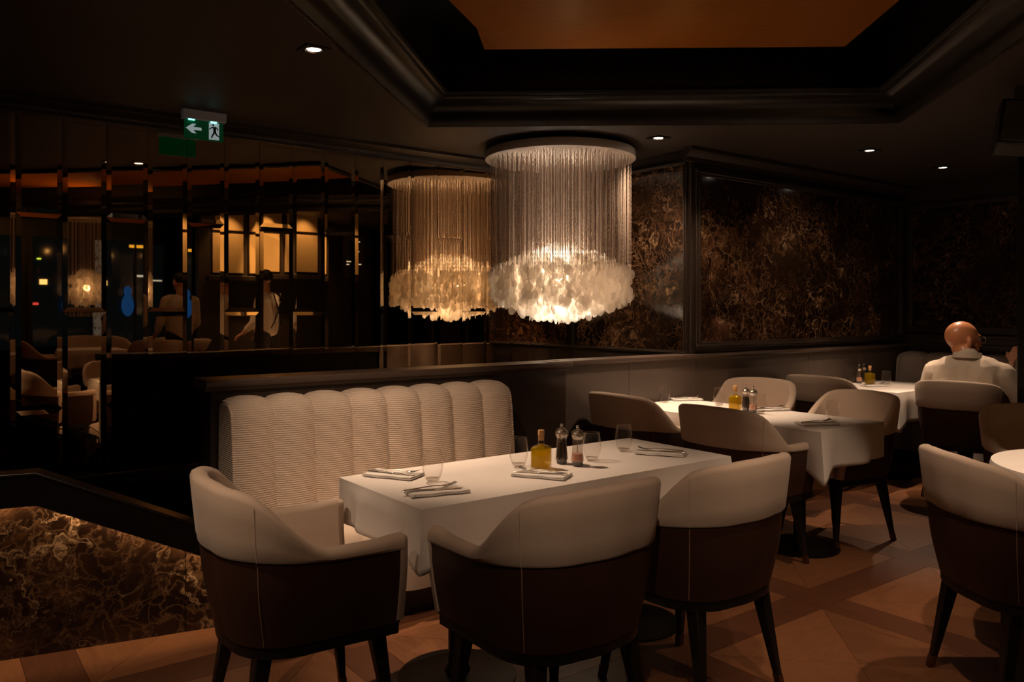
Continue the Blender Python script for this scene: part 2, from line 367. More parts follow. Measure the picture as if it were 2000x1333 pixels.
# ------------------------------------------------------------------ mirrored wall on the left
NM, NW = 5.28, 3.95
SC = 4.631                                   # corner of mirrored wall and marble return
bm = BM(); box(bm, -4.4, SC+.15, NM+.012, NM+.15, -.1, 3.1)
wl = finish(bm, 'wall_left', 'black', rz=ROT, smooth=False); wl['kind'] = 'structure'
TW = (SC - .4594)/18
def tile_mesh(h):
    bm = BM(); w = TW/2 - .0012; hh = h/2 - .0012; b_ = .026; d = .0014
    o1 = [(-w,-hh), (w,-hh), (w,hh), (-w,hh)]; i1 = [(-w+b_,-hh+b_), (w-b_,-hh+b_), (w-b_,hh-b_), (-w+b_,hh-b_)]
    back = [bm.verts.new((x, .006, z)) for x, z in o1]; ou = [bm.verts.new((x, 0, z)) for x, z in o1]; inn = [bm.verts.new((x, -d, z)) for x, z in i1]
    bm.faces.new(inn)
    for k in range(4): l = (k+1) % 4; bm.faces.new((ou[k], ou[l], inn[l], inn[k])); bm.faces.new((back[k], back[l], ou[l], ou[k]))
    return mesh_of(bm, 'mirror_tile', 'mirror')
tm = {}
for c in range(-12, 18):
    rows = [(.42, 1.385), (1.385, 2.52)] if c % 2 else [(.42, .825), (.825, 1.955), (1.955, 2.52)]
    for z0, z1 in rows:
        h = round(z1-z0, 4)
        if h not in tm: tm[h] = tile_mesh(h)
        o = part_obj('mirror_tile', tm[h], wl, (.4594 + TW*(c+.5), NM+.004, (z0+z1)/2))
        o.rotation_euler = (R(random.uniform(-.12,.12)), 0, R(random.uniform(-.16,.16)))
def extr(name, prof, u0, u1, m, parent=None, kind='structure'):
    "moulding with (n, z) profile running along u"
    bm = BM(); prism(bm, prof, u0, u1, axis='x')
    o = finish(bm, name, m, parent, rz=None if parent else ROT, ang=25)
    if kind and not parent: o['kind'] = kind
    return o
extr('trim_1', [(NM,2.6), (NM,2.52), (NM-.03,2.52), (NM-.045,2.535), (NM-.05,2.55), (NM-.09,2.575), (NM-.12,2.58), (NM-.12,2.6)], -4.3, SC, 'trim')
extr('baseboard_left', [(NM,0), (NM-.09,0), (NM-.09,.36), (NM-.05,.40), (NM,.42)], -4.3, SC, 'black')

# marble return wall (faces -u), corner post and the long panelled wall
def frame_panel(name_wall, axis, pos, a0, a1, z0, z1, slabm='marble', fr=.055, face=-1, thick=.14, wallz=(0, 2.6), wa=None, cols=1):
    """wall whose visible face lies at `pos` on `axis`; a marble slab with a moulded timber frame"""
    wa = wa or (a0, a1)
    def bx(bm, s0, s1, p0, p1, z0_, z1_):
        if axis == 'n': box(bm, s0, s1, min(p0,p1), max(p0,p1), z0_, z1_)
        else: box(bm, min(p0,p1), max(p0,p1), s0, s1, z0_, z1_)
    bm = BM(); bx(bm, wa[0], wa[1], pos, pos - face*thick, wallz[0], wallz[1])
    w = finish(bm, name_wall, 'trim', rz=ROT, smooth=False); w['kind'] = 'structure'
    for c in range(cols):
        s0 = a0 + fr + (a1-a0-2*fr)*c/cols + .001; s1 = a0 + fr + (a1-a0-2*fr)*(c+1)/cols - .001
        bm = BM(); bx(bm, s0, s1, pos + face*.012, pos - face*.005, z0+fr, z1-fr); finish(bm, 'marble_slab', slabm, w, smooth=False)
    for nm, (s0, s1, q0, q1) in (('frame_rail', (a0, a1, z1-fr, z1)), ('frame_rail', (a0, a1, z0, z0+fr)), ('frame_stile', (a0, a0+fr, z0+fr, z1-fr)), ('frame_stile', (a1-fr, a1, z0+fr, z1-fr))):
        bm = BM(); bx(bm, s0, s1, pos + face*.026, pos, q0, q1)
        i = .018
        if nm == 'frame_rail': bx(bm, s0, s1, pos + face*.036, pos, q0+i, q1-i)
        else: bx(bm, s0+i, s1-i, pos + face*.036, pos, q0, q1)
        finish(bm, nm, 'trim', w, bevel=.005)
    return w
frame_panel('wall_center', 'u', SC, NW+.03, NM, 1.06, 2.52, face=-1, wa=(NW, NM+.1), wallz=(0, 2.6), fr=.03)
frame_panel('wall_back', 'n', NW, SC+.03, 7.70, 1.10, 2.46, face=-1, wa=(SC-.001, 7.9), wallz=(0, 2.6))
frame_panel('wall_right', 'u', 7.764, 1.2, NW-.04, 1.18, 2.42, face=-1, wa=(-1.5, NW+.1), wallz=(0, 2.6), cols=2)
extr('trim_2', [(NW,2.6), (NW,2.50), (NW-.03,2.50), (NW-.035,2.53), (NW-.06,2.56), (NW-.09,2.57), (NW-.09,2.6)], SC-.09, 7.764, 'trim')
bm = BM(); box(bm, 7.764-.03, 7.764, 1.2, NW-.04, .80, 1.14); box(bm, 7.764-.045, 7.764, 1.2, NW-.04, 1.13, 1.165); box(bm, 7.764-.04, 7.764, 1.3, NW-.2, .86, 1.08)
o = finish(bm, 'trim_3', 'trim', rz=ROT, bevel=.006); o['kind'] = 'structure'
# dado under the long wall: grey-brown boards with a cap rail
dd = empty('wall_dado', (0,0,0), ROT); dd['kind'] = 'structure'
ub = [3.2, 3.95, SC+.02, 5.35, 6.1, 6.9, 7.76]
for a, c in zip(ub, ub[1:]):
    bm = BM(); box(bm, a+.0015, c-.0015, NW-.03, NW+.0, .1, 1.035); finish(bm, 'dado_board', 'dado', dd, bevel=.002)
bm = BM(); box(bm, 3.2, 7.76, NW-.045, NW, 0, .1); finish(bm, 'skirting', 'trim', dd, bevel=.004)
bm = BM(); prism(bm, [(NW,1.02), (NW-.04,1.02), (NW-.04,1.035), (NW-.055,1.045), (NW-.07,1.05), (NW-.07,1.068), (NW+.0,1.068)], 3.2, 7.76, axis='x')
finish(bm, 'cap_rail', 'cap', dd, ang=25)
bm = BM(); box(bm, 3.36, SC, NW, NW+.13, 0, 1.068); finish(bm, 'ledge', 'cap', dd, bevel=.004)

# low partition carrying the banquette
pt = empty('partition_wall', (0,0,0), ROT); pt['kind'] = 'structure'
PU0, PU1 = 1.13, 3.36; PN = 3.9
bm = BM(); box(bm, PU0, PU1, PN, PN+.15, 0, 1.03); finish(bm, 'partition_panel', 'trim', pt, bevel=.004)
bm = BM(); box(bm, PU0+.004, PU1-.004, PN+.151, PN+.165, 0, 1.02); finish(bm, 'back_board', 'black', pt, bevel=.002)
bm = BM(); prism(bm, [(PN+.18,1.065), (PN+.18,1.025), (PN,1.01), (PN-.015,1.01), (PN-.02,1.022), (PN-.035,1.03), (PN-.04,1.04), (PN-.04,1.055), (PN-.035,1.065)], PU0-.03, PU1+.03, axis='x')
finish(bm, 'cap_rail', 'cap', pt, ang=25)

# marble stair wall with its sloping black ledge, lower left
S0 = Vector((-2.038, 3.173, 0)); sd = Vector((.908, .420, 0)).normalized(); sn = Vector((sd.y, -sd.x, 0))
rzS = math.atan2(sd.y, sd.x)
sw = empty('wall_stair', S0, rzS); sw['kind'] = 'structure'
def zt(t): return .748 if t < .132 else .748 - (t-.132)*.4577
for t0, t1 in ((-3.2, -1.6), (-1.6, -.6), (-.6, .682), (.684, 1.25)):
    bm = BM(); ts = [t0] + ([.132] if t0 < .132 < t1 else []) + [t1]
    pts = [(t, zt(t) - .05) for t in ts]; poly = [(t0+.0008, 0)] + [(t1-.0008, 0)] + [(x, z) for x, z in pts[::-1]]
    prism(bm, poly, 0, .12, axis='y'); finish(bm, 'marble_slab', 'marble', sw, smooth=False)
bm = BM(); ts = [-3.2, .132, 1.25]
poly = [(t, zt(t)) for t in ts] + [(t, zt(t) - .128) for t in ts[::-1]]
prism(bm, poly, -.075, -.045, axis='y'); prism(bm, [(t, zt(t)) for t in ts] + [(t, zt(t) - .02) for t in ts[::-1]], -.045, .06, axis='y')
prism(bm, [(t, zt(t)+.008) for t in ts] + [(t, zt(t) - .004) for t in ts[::-1]], -.083, -.03, axis='y')
finish(bm, 'sloping_ledge', 'black', sw, bevel=.004)
bm = BM(); poly = [(t, zt(t) - .085) for t in (-3, .132, 1.2)] + [(t, zt(t) - .095) for t in (1.2, .132, -3)]
prism(bm, poly, -.042, -.03, axis='y'); finish(bm, 'led_strip', mat('led_strip', (1,.8,.5), .5, emit=(1,.66,.36), es=1.6), sw)
def strip_light(t0, t1, p):
    a = S0 + sd*t0 - sn*-.036 + Vector((0,0,zt(t0)-.10)); c = S0 + sd*t1 - sn*-.036 + Vector((0,0,zt(t1)-.10))
    m_ = (a+c)/2; d = (c-a).normalized(); L = (c-a).length
    l = bpy.data.lights.new('strip', 'AREA'); l.shape = 'RECTANGLE'; l.size = L; l.size_y = .01; l.energy = p; l.color = (1,.66,.36)
    o = bpy.data.objects.new('strip', l); COL.objects.link(o); o.location = m_
    zax = (Vector((0,0,1)) + sn*.45).normalized(); zax = (zax - d*zax.dot(d)).normalized(); yax = zax.cross(d)
    o.rotation_euler = Matrix((d, yax, zax)).transposed().to_euler()
strip_light(-1.6, .13, 3.6); strip_light(.14, 1.2, 2.1)

# ------------------------------------------------------------------ column at the right edge and its loudspeaker
bm = BM(); box(bm, 0, .45, 0, .45, 0, 2.6); box(bm, -.02, .47, -.02, .47, 0, .12)
o = finish(bm, 'column_right', 'black', loc=(2.978, 4.70, 0), rz=R(-33.5), bevel=.006); o['kind'] = 'structure'
sp = empty('wall_speaker', (2.74, 4.3, 2.38), R(-24), 'black loudspeaker hung from the ceiling in the upper right corner', 'speaker')
bm = BM(); box(bm, -.11, .11, -.09, .09, -.13, .13); o = finish(bm, 'cabinet', 'speaker', sp, bevel=.012); o.rotation_euler = (R(-12), R(8), 0)
bm = BM(); box(bm, -.095, .095, -.100, -.088, -.115, .115); o = finish(bm, 'grille', mat('speaker_grille', (.02,.02,.02), .6), sp, bevel=.01); o.rotation_euler = (R(-12), R(8), 0)
bm = BM(); box(bm, -.02, .02, .0, .04, .12, .22); finish(bm, 'bracket', 'speaker', sp)

# rear room shell (seen only in the mirrors and off-axis)
bm = BM(); box(bm, -1.5, 8, -2.75, -2.6, 0, 3.1); o = finish(bm, 'wall_rear', 'black', rz=ROT, smooth=False); o['kind'] = 'structure'
bm = BM(); box(bm, -3.6, -3.5, -6, NM, 0, 3.1); o = finish(bm, 'wall_side', 'black', rz=ROT, smooth=False); o['kind'] = 'structure'

# ------------------------------------------------------------------ downlights
def downlight(x, y, label):
    d = empty('downlight', (x, y, ZC), ROT, label, 'downlight', 'recessed ceiling downlights')
    bm = BM()
    for a in ((-.06,-.042,-.06,.06), (.042,.06,-.06,.06), (-.042,.042,-.06,-.042), (-.042,.042,.042,.06)): box(bm, *a, -.006, .001)
    finish(bm, 'trim_ring', 'blackmetal', d, bevel=.001)
    bm = BM(); lathe(bm, [(0,-.0025), (.020,-.0045), (.031,-.003), (.033,.0)], 20); finish(bm, 'lens', 'lamp', d)
    bm = BM(); lathe(bm, [(.034,-.001), (.041,-.007), (.041,-.001)], 20); finish(bm, 'reflector', 'chrome', d)
for (x, y), lb in zip(DL, ('square recessed downlight left of the ceiling coffer', 'small downlight in the ceiling just right of the chandelier disc',
                           'downlight in the ceiling above the middle of the marble wall', 'farthest downlight above the seated man')):
    downlight(x, y, lb)

# ------------------------------------------------------------------ exit sign
ex = empty('exit_sign', W(1.404, 4.98, 2.6), ROT, 'green emergency exit sign with left arrow and running man', 'exit sign')
bm = BM(); box(bm, -.127, .127, -.03, .03, -.058, -.002); finish(bm, 'housing', 'sign_body', ex, bevel=.006)
bm = BM(); box(bm, -.115, .115, -.004, .004, -.175, -.058); finish(bm, 'sign_plate', 'sign_green', ex, bevel=.001)
bm = BM(); prism(bm, [(-.106,-.112), (-.07,-.084), (-.046,-.084), (-.064,-.103), (-.016,-.103), (-.016,-.120), (-.064,-.120), (-.046,-.140), (-.07,-.140)], -.0065, -.004, axis='y')
finish(bm, 'arrow', 'sign_white', ex, smooth=False)
bm = BM(); box(bm, .028, .088, -.0065, -.004, -.166, -.064); finish(bm, 'door_symbol', 'sign_white', ex, smooth=False)
bm = BM()
def bar(x0, z0, x1, z1, w):
    d = Vector((x1-x0, z1-z0)).normalized(); p = Vector((-d.y, d.x))*w/2
    prism(bm, [(x0+p.x, z0+p.y), (x1+p.x, z1+p.y), (x1-p.x, z1-p.y), (x0-p.x, z0-p.y)], -.009, -.0064, axis='y')
for s in ((.060,-.088,.062,-.122,.016), (.056,-.090,.040,-.096,.007), (.040,-.096,.030,-.106,.006), (.064,-.088,.076,-.096,.007), (.076,-.096,.082,-.108,.006),
          (.060,-.120,.050,-.138,.010), (.050,-.138,.042,-.156,.008), (.064,-.120,.074,-.138,.010), (.074,-.138,.087,-.144,.007)): bar(*s)
prism(bm, [(.052 + .0065*math.cos(k*PI/5), -.077 + .0065*math.sin(k*PI/5)) for k in range(10)], -.009, -.0064, axis='y')
finish(bm, 'running_man', mat('sign_dark_green', (0,.05,.02), .4), ex, smooth=False)
for x in (-.075, .055):
    bm = BM(); box(bm, x-.018, x+.018, -.014, -.006, -.064, -.057); finish(bm, 'led', 'led', ex, bevel=.001)

# ------------------------------------------------------------------ chandelier
def shell_bm(w=.021, h=.030, seg=9):
    bm = BM()
    top = [bm.verts.new((w*math.cos(2*PI*i/seg), .0008 + .002*math.cos(2*PI*i/seg)**2, h*math.sin(2*PI*i/seg))) for i in range(seg)]
    c = bm.verts.new((0, -.0015, 0))
    for i in range(seg): bm.faces.new((c, top[i], top[(i+1) % seg]))
    return bm
def chandelier(loc, R_, zd, zt_, zb, ze, nst, label, parts=300, ceil=ZC, ssc=1.0, pw=1.3):
    rnd = random.Random(3)
    root = empty('chandelier', (loc[0], loc[1], ceil), 0, label, 'chandelier')
    bm = BM(); lathe(bm, [(0, zd+.06-ceil), (R_, zd+.06-ceil), (R_+.004, zd+.055-ceil), (R_+.004, zd+.003-ceil), (R_-.004, zd-ceil), (R_-.006, zd+.004-ceil)], 72)
    finish(bm, 'canopy', 'white_lac', root)
    bm = BM(); lathe(bm, [(0, zd+.003-ceil), (R_-.006, zd+.003-ceil)], 72); finish(bm, 'underside', 'disc_under', root)
    bm = BM(); lathe(bm, [(0, 0), (.12, 0), (.12, zd+.06-ceil), (0, zd+.06-ceil)], 24); finish(bm, 'mount', 'black', root)
    bm = BM(); shells = []
    for i in range(nst):
        r = R_*.945*math.sqrt((i+.5)/nst); a = i*2.399963; x, y = r*math.cos(a), r*math.sin(a); q = r/(R_*.945)
        zt1 = zt_ - (zt_-ze[1])*q**pw + rnd.uniform(-.025, .02); zb1 = zb + (ze[0]-zb)*q**1.7 + rnd.uniform(-.02, .03)
        z = zd; pts = []
        w = .0016
        k = 0
        # a fine beaded cord: alternating thin and thick short links
        zz = zd
        prev = None
        while zz > zt1:
            rr = w*(1.5 if k % 2 else .6)
            jx, jy = rnd.uniform(-.0005,.0005), rnd.uniform(-.0005,.0005)
            ring = [bm.verts.new((x+jx+rr*math.cos(t), y+jy+rr*math.sin(t), zz-ceil)) for t in (a, a+2.094, a+4.189)]
            if prev:
                for m_ in range(3): bm.faces.new((prev[m_], prev[(m_+1) % 3], ring[(m_+1) % 3], ring[m_]))
            prev = ring; zz -= .016; k += 1
        z = zt1
        while z > zb1 and (i % 5 < 4):
            shells.append((x + rnd.uniform(-.012,.012), y + rnd.uniform(-.012,.012), z, a + PI/2 + rnd.gauss(0, .75), rnd.uniform(-.25,.25), rnd.uniform(.85,1.2)))
            z -= .054*ssc
    finish(bm, 'bead_strands', 'strand', root, kind='stuff', smooth=False, normals=False)
    sb = shell_bm(.025*ssc, .031*ssc, 12); me = bpy.data.meshes.new('shell_disc'); sb.to_mesh(me); me.materials.append(M['shell'])
    tv = [v.co.copy() for v in sb.verts]; tf = [[v.index for v in f.verts] for f in sb.faces]; sb.free()
    vd = Vector((-loc[0], -loc[1], 0)).normalized()
    def outer(s):   # how near the outside of the cloud, on the viewer's side
        q = math.hypot(s[0], s[1])/(R_*.945); zc = (zt_+zb)/2; return (s[0]*vd.x + s[1]*vd.y)/R_ + .0*q + .35*abs(s[2]-zc)/(zt_-zb)
    shells.sort(key=outer, reverse=True)
    for s in shells[:parts]:
        o = bpy.data.objects.new('shell_disc', me); COL.objects.link(o); o.parent = root; o.location = (s[0], s[1], s[2]-ceil)
        o.rotation_euler = (s[4], 0, s[3]); o.scale = (s[5], s[5], s[5])
    V, F = [], []
    for s in shells[parts:]:
        mt = Matrix.Translation((s[0], s[1], s[2]-ceil)) @ Matrix.Rotation(s[3], 4, 'Z') @ Matrix.Rotation(s[4], 4, 'X') @ Matrix.Scale(s[5], 4)
        b0 = len(V); V += [mt @ v for v in tv]; F += [[i+b0 for i in f] for f in tf]
    me2 = bpy.data.meshes.new('shell_discs'); me2.from_pydata(V, [], F); me2.materials.append(M['shell'])
    o = bpy.data.objects.new('shell_discs', me2); COL.objects.link(o); o.parent = root; o['kind'] = 'stuff'
    return root
ch = chandelier((CH.x, CH.y), .553, 2.505, 1.87, 1.32, (1.47, 1.67), 860, 'large round chandelier of pale shell discs on bead strands, above the partition')
for a in range(3):
    bm = BM(); bmesh.ops.create_icosphere(bm, subdivisions=2, radius=.022)
    finish(bm, 'bulb', 'bulb', ch, loc=(.13*math.cos(a*2.1+.4), .13*math.sin(a*2.1+.4), 1.62-ZC))

# ------------------------------------------------------------------ dining chair
HW, BK, FR_, RC = .298, .29, .235, .20       # half width, back, arm front, corner radius
def plan():
    pts = []
    for i in range(9): pts.append((-HW, FR_ - (FR_+BK-RC)*i/8))
    for i in range(1, 10):
        a = PI + (PI/2)*i/10; pts.append((-HW+RC + RC*math.cos(a), -BK+RC + RC*math.sin(a)))
    k = len(pts)
    for i in range(0, 9): pts.append((-HW+RC + (2*HW-2*RC)*i/8, -BK - .012*math.sin(PI*i/8)))
    for i in range(1, 10):
        a = 1.5*PI + (PI/2)*i/10; pts.append((HW-RC + RC*math.cos(a), -BK+RC + RC*math.sin(a)))
    for i in range(9): pts.append((HW, -BK+RC + (FR_+BK-RC)*i/8))
    return [Vector((x, y)) for x, y in pts]
PL = plan(); NPL = len(PL)
al = [0]
for a, c in zip(PL, PL[1:]): al.append(al[-1] + (c-a).length)
AT = [abs(2*s/al[-1] - 1) for s in al]     # 0 at the back, 1 at an arm front
PNm = []
for i in range(NPL):
    d = (PL[min(i+1, NPL-1)] - PL[max(i-1, 0)]).normalized(); PNm.append(Vector((d.y, -d.x)))
PNm = [n if n.dot(p - Vector((0, 0))) > 0 or abs(p.x) < .01 else n for n, p in zip(PNm, PL)]
def top_h(a): return .886 - .012*(a/.3)**2*(a < .35) - (.012 if a >= .35 else 0) + (.684-.874)*ss(.31, .68, a) + .010*ss(.85, 1, a)
def low_b(a): return .672 - .026*ss(.30, .78, a)
def xs(z): return .86 + .14*ss(.30, .62, z)
def place(i, z, off):
    p = PL[i]; n = PNm[i]; a = AT[i]
    s = xs(z) if z < .62 else 1.0 + .085*(z-.62)/.25*(1-ss(.45, .9, a))
    sy = 1.0 if (p.y > 0 and z < .62) else (.84 + .16*ss(.30, .62, z) if z < .62 else s)
    q = Vector((p.x*s, p.y*sy)); return (q.x + n.x*off, q.y + n.y*off, z)
def strip(bm, secs, closed=True, caps=True):
    rings = [[bm.verts.new(c) for c in s] for s in secs]; m = len(rings[0])
    for a, b_ in zip(rings, rings[1:]):
        for k in range(m if closed else m-1): bm.faces.new((a[k], a[(k+1) % m], b_[(k+1) % m], b_[k]))
    if caps: bm.faces.new(rings[0]); bm.faces.new(rings[-1][::-1])
def make_chair(creamm='cream'):
    root = empty('dining_chair', (0,0,0))
    bm = BM(); secs = []
    for i in range(NPL):
        h, b_ = top_h(AT[i]), low_b(AT[i]); t_ = .048
        s = [place(i, b_, -.012), place(i, b_, .004), place(i, b_+.008, .008)]
        for q in (.35, .7): s.append(place(i, b_ + (h-.02-b_)*q, .008))
        s += [place(i, h-.018, .007), place(i, h-.006, .001), place(i, h, -.012), place(i, h, -.028), place(i, h-.007, -.041), place(i, h-.02, -t_)]
        for q in (.4, .75): s.append(place(i, h-.02 + (.44-h+.02)*q, -t_))
        s += [place(i, .44, -t_), place(i, .43, -.012)]
        secs.append(s)
    strip(bm, secs); back = finish(bm, 'backrest', creamm, root, bevel=0, ang=50)
    # cushioned cream edge at the arm fronts
    for i, sg in ((0, -1), (NPL-1, 1)):
        bm = BM(); x = sg*HW
        secs = []
        for z in (.415, .44, .47, .52, .57, .62, .66, .679, .686):
            xx = sg*HW*(xs(z) if z < .62 else 1.0); k = .008 if z > .68 else 0
            secs.append([(xx + sg*(.006-k), FR_-.012, z), (xx - sg*(.052-k), FR_-.012, z), (xx - sg*(.046-k), FR_+.012-k, z), (xx - sg*.022, FR_+.020-k, z), (xx + sg*(.002-k), FR_+.012-k, z)])
        strip(bm, secs)
        finish(bm, 'arm_front', creamm, root, ang=70)
    bm = BM(); secs = []
    for i in range(NPL):
        b_ = low_b(AT[i]); s = [place(i, z, 0) for z in (.405, .43, .47, .52, .58, b_)] + [place(i, z, -.014) for z in (b_, .58, .52, .47, .43, .405)]
        secs.append(s)
    strip(bm, secs); finish(bm, 'shell', 'leather', root, ang=50)
    for idx in (12, NPL-13):
        bm = BM(); tube(bm, [place(idx, z, .001) for z in (.41, .44, .48, .52, .56, .6, .64, low_b(AT[idx])-.003)], .0016, 5); finish(bm, 'stitching', 'stitch', root)
        h = top_h(AT[idx]); b_ = low_b(AT[idx])
        bm = BM(); tube(bm, [place(idx, b_ + (h-.02-b_)*k/5, .0082) for k in range(6)], .0010, 5); finish(bm, 'piping', 'pipe', root)
    bm = BM(); pts = [Vector(place(i, .405, -.004)[:2]) for i in range(NPL)]
    prism(bm, [tuple(p) for p in pts], .368, .412); finish(bm, 'base_frame', 'black_wood', root, bevel=.004)
    # seat cushion
    bm = BM(); pts = [Vector(place(i, .47, -.052)[:2]) for i in range(NPL)]; pts = pts[4:-4]
    pts = [Vector((pts[0].x, .235)), ] + pts + [Vector((pts[-1].x, .235))]
    fr = [Vector((pts[-1].x*(1-2*k/8), .272 + .012*math.sin(PI*k/8))) for k in range(0, 9)]
    pts += fr
    clean = [pts[0]]
    for p in pts[1:]:
        if (p-clean[-1]).length > .004 and (p-pts[0]).length > .004: clean.append(p)
    prism(bm, [tuple(p) for p in clean], .412, .495); finish(bm, 'seat', creamm, root, bevel=.022, seg=3)
    for sx, sy in ((-1,1), (1,1), (1,-1), (-1,-1)):
        bm = BM(); x0, y0 = sx*.185, (.185 if sy > 0 else -.175); x1, y1 = sx*.228, (.235 if sy > 0 else -.24)
        def ring(x, y, z, r): return [bm.verts.new((x+r*c, y+r*s_, z)) for c, s_ in ((-1,-1),(1,-1),(1,1),(-1,1))]
        rs = [ring(x1, y1, 0.0, .0115), ring(x1 + (x0-x1)*.22, y1+(y0-y1)*.22, .075, .0135), ring(x0, y0, .375, .026)]
        for a, c in zip(rs, rs[1:]):
            for k in range(4): bm.faces.new((a[k], a[(k+1) % 4], c[(k+1) % 4], c[k]))
        bm.faces.new(rs[0][::-1]); bm.faces.new(rs[-1]); lg = finish(bm, 'leg', 'black_wood', root, bevel=.004)
        bm = BM(); rs = [ring(x1, y1, 0.0, .0125), ring(x1 + (x0-x1)*.14, y1+(y0-y1)*.14, .047, .0140)]
        for k in range(4): bm.faces.new((rs[0][k], rs[0][(k+1) % 4], rs[1][(k+1) % 4], rs[1][k]))
        bm.faces.new(rs[0][::-1]); bm.faces.new(rs[1]); finish(bm, 'ferrule', 'ferrule', lg, bevel=.002)
    return root
chair0 = make_chair(); first = [True]
def put_chair(loc, rz, label, group='cream and brown barrel chairs'):
    c = chair0 if first[0] else copy_tree(chair0); first[0] = False
    c.location = loc; c.rotation_euler = (0, 0, rz); tag(c, label, 'chair', group); return c
FU = ROT - PI/2                             # facing +u
put_chair(W(1.02, 2.525), FU - R(4), 'barrel chair at the left head of the nearest table, facing the banquette end')
put_chair(W(1.64, 2.0), ROT, 'middle of the three nearest barrel chairs, back to us at the front table')
put_chair(W(2.335, 2.0), ROT + R(2), 'barrel chair at the right end of the front table, back to us')
put_chair(W(3.70, 2.77), FU, 'barrel chair on the near side of the second table, back to us')
put_chair(W(3.74, 3.56), FU, 'barrel chair by the dado wall, left side of the second table')
put_chair(W(4.57, 2.755), ROT + R(90-12), 'barrel chair at the near right corner of the second table, facing left')
put_chair(W(4.84, 3.62), ROT + R(90+12), 'barrel chair against the wall behind the second table, inner back showing')
put_chair(W(5.95, 3.60), FU, 'barrel chair at the left side of the far corner table')
put_chair(W(6.31, 2.74), FU + R(9), 'barrel chair that the bald man sits on')
put_chair((1.88, 2.90, 0), -PI/2, 'barrel chair in the right foreground beside the round table, legs standing in the spotlight')
put_chair((2.80, 4.08, 0), R(176), 'barrel chair behind the round table at the right edge, plain back showing')

# ------------------------------------------------------------------ banquettes
def channel(bm, w, prof, bulge=.035, seg=8):
    """upholstered channel: prof is (y, z) centre line from seat up over the top; bulges between seams"""
    secs = []
    n = len(prof)
    for j, (y, z) in enumerate(prof):
        d = Vector((prof[min(j+1, n-1)][0]-prof[max(j-1, 0)][0], prof[min(j+1, n-1)][1]-prof[max(j-1, 0)][1])).normalized(); nn = Vector((-d.y, d.x))
        row = []
        for i in range(seg+1):
            x = -w/2 + w*i/seg; q = math.sqrt(max(0, 1-(2*i/seg-1)**2*.97)); row.append((x, y + nn.x*bulge*q, z + nn.y*bulge*q))
        secs.append(row)
    strip(bm, secs, closed=False, caps=False)
def banquette(loc, rz, n, w, label, top=.985, m='cream_rib', depth=.75, seatz=.46):
    "local y = towards the wall, front of seat at y=-depth"
    r = empty('banquette', loc, rz, label, 'banquette')
    bt = .03   # bulge
    for k in range(n):
        x = (k - (n-1)/2)*w
        prof = [(-.235, seatz-.04), (-.225, seatz+.15), (-.205, top-.16), (-.195, top-.085), (-.175, top-.045), (-.14, top-bt+.004), (-.08, top-bt+.006), (-.03, top-bt), (-.012, top-.06), (-.008, seatz)]
        # smooth profile
        sm = []
        for a, c in zip(prof, prof[1:]):
            for q in range(3): sm.append((a[0]+(c[0]-a[0])*q/3, a[1]+(c[1]-a[1])*q/3))
        sm.append(prof[-1])
        for _ in range(2): sm = [sm[0]] + [((a[0]+2*b_[0]+c[0])/4, (a[1]+2*b_[1]+c[1])/4) for a, b_, c in zip(sm, sm[1:], sm[2:])] + [sm[-1]]
        if k == n-1 or k == 0: pass
        bm = BM(); channel(bm, w, sm, bt)
        bmesh.ops.recalc_face_normals(bm, faces=bm.faces)
        o = finish(bm, 'back_channel', m, r, loc=(x, 0, 0), ang=80)
        # seat channel
        bm = BM(); sp_ = [(-.19, seatz-.03), (-.4, seatz-.028), (-depth+.05, seatz-.03), (-depth+.01, seatz-.05), (-depth, seatz-.1), (-depth+.015, .13)]
        channel(bm, w, sp_[::-1], .028); finish(bm, 'seat_channel', m if m != 'cream_rib' else 'cream', r, loc=(x, 0, 0), ang=80)
    L = n*w
    for sx in (-1, 1):
        bm = BM(); pr = [(y-.012, z) for y, z in sm]; x0 = sx*(L/2 - .012); prism(bm, pr, min(x0, x0+sx*.016), max(x0, x0+sx*.016), axis='x'); finish(bm, 'end_panel', m, r, bevel=.004)
    bm = BM(); box(bm, -L/2+.004, L/2-.004, -.20, -.004, .10, top-.06); box(bm, -L/2+.004, L/2-.004, -depth+.02, -.03, .12, seatz-.035); finish(bm, 'body', 'cream', r, bevel=.02)
    bm = BM(); box(bm, -L/2+.02, L/2-.02, -depth+.05, -.01, 0, .13); finish(bm, 'plinth', 'black', r)
    return r
banquette(W(1.965, PN), ROT, 8, .2, 'cream banquette with eight vertical channels against the low partition', depth=.74)
banquette(W(7.72, 3.05), ROT - PI/2, 7, .24, 'greyish channelled banquette along the far dark wall behind the bald man', top=1.0, m='cream_dull', depth=.56)

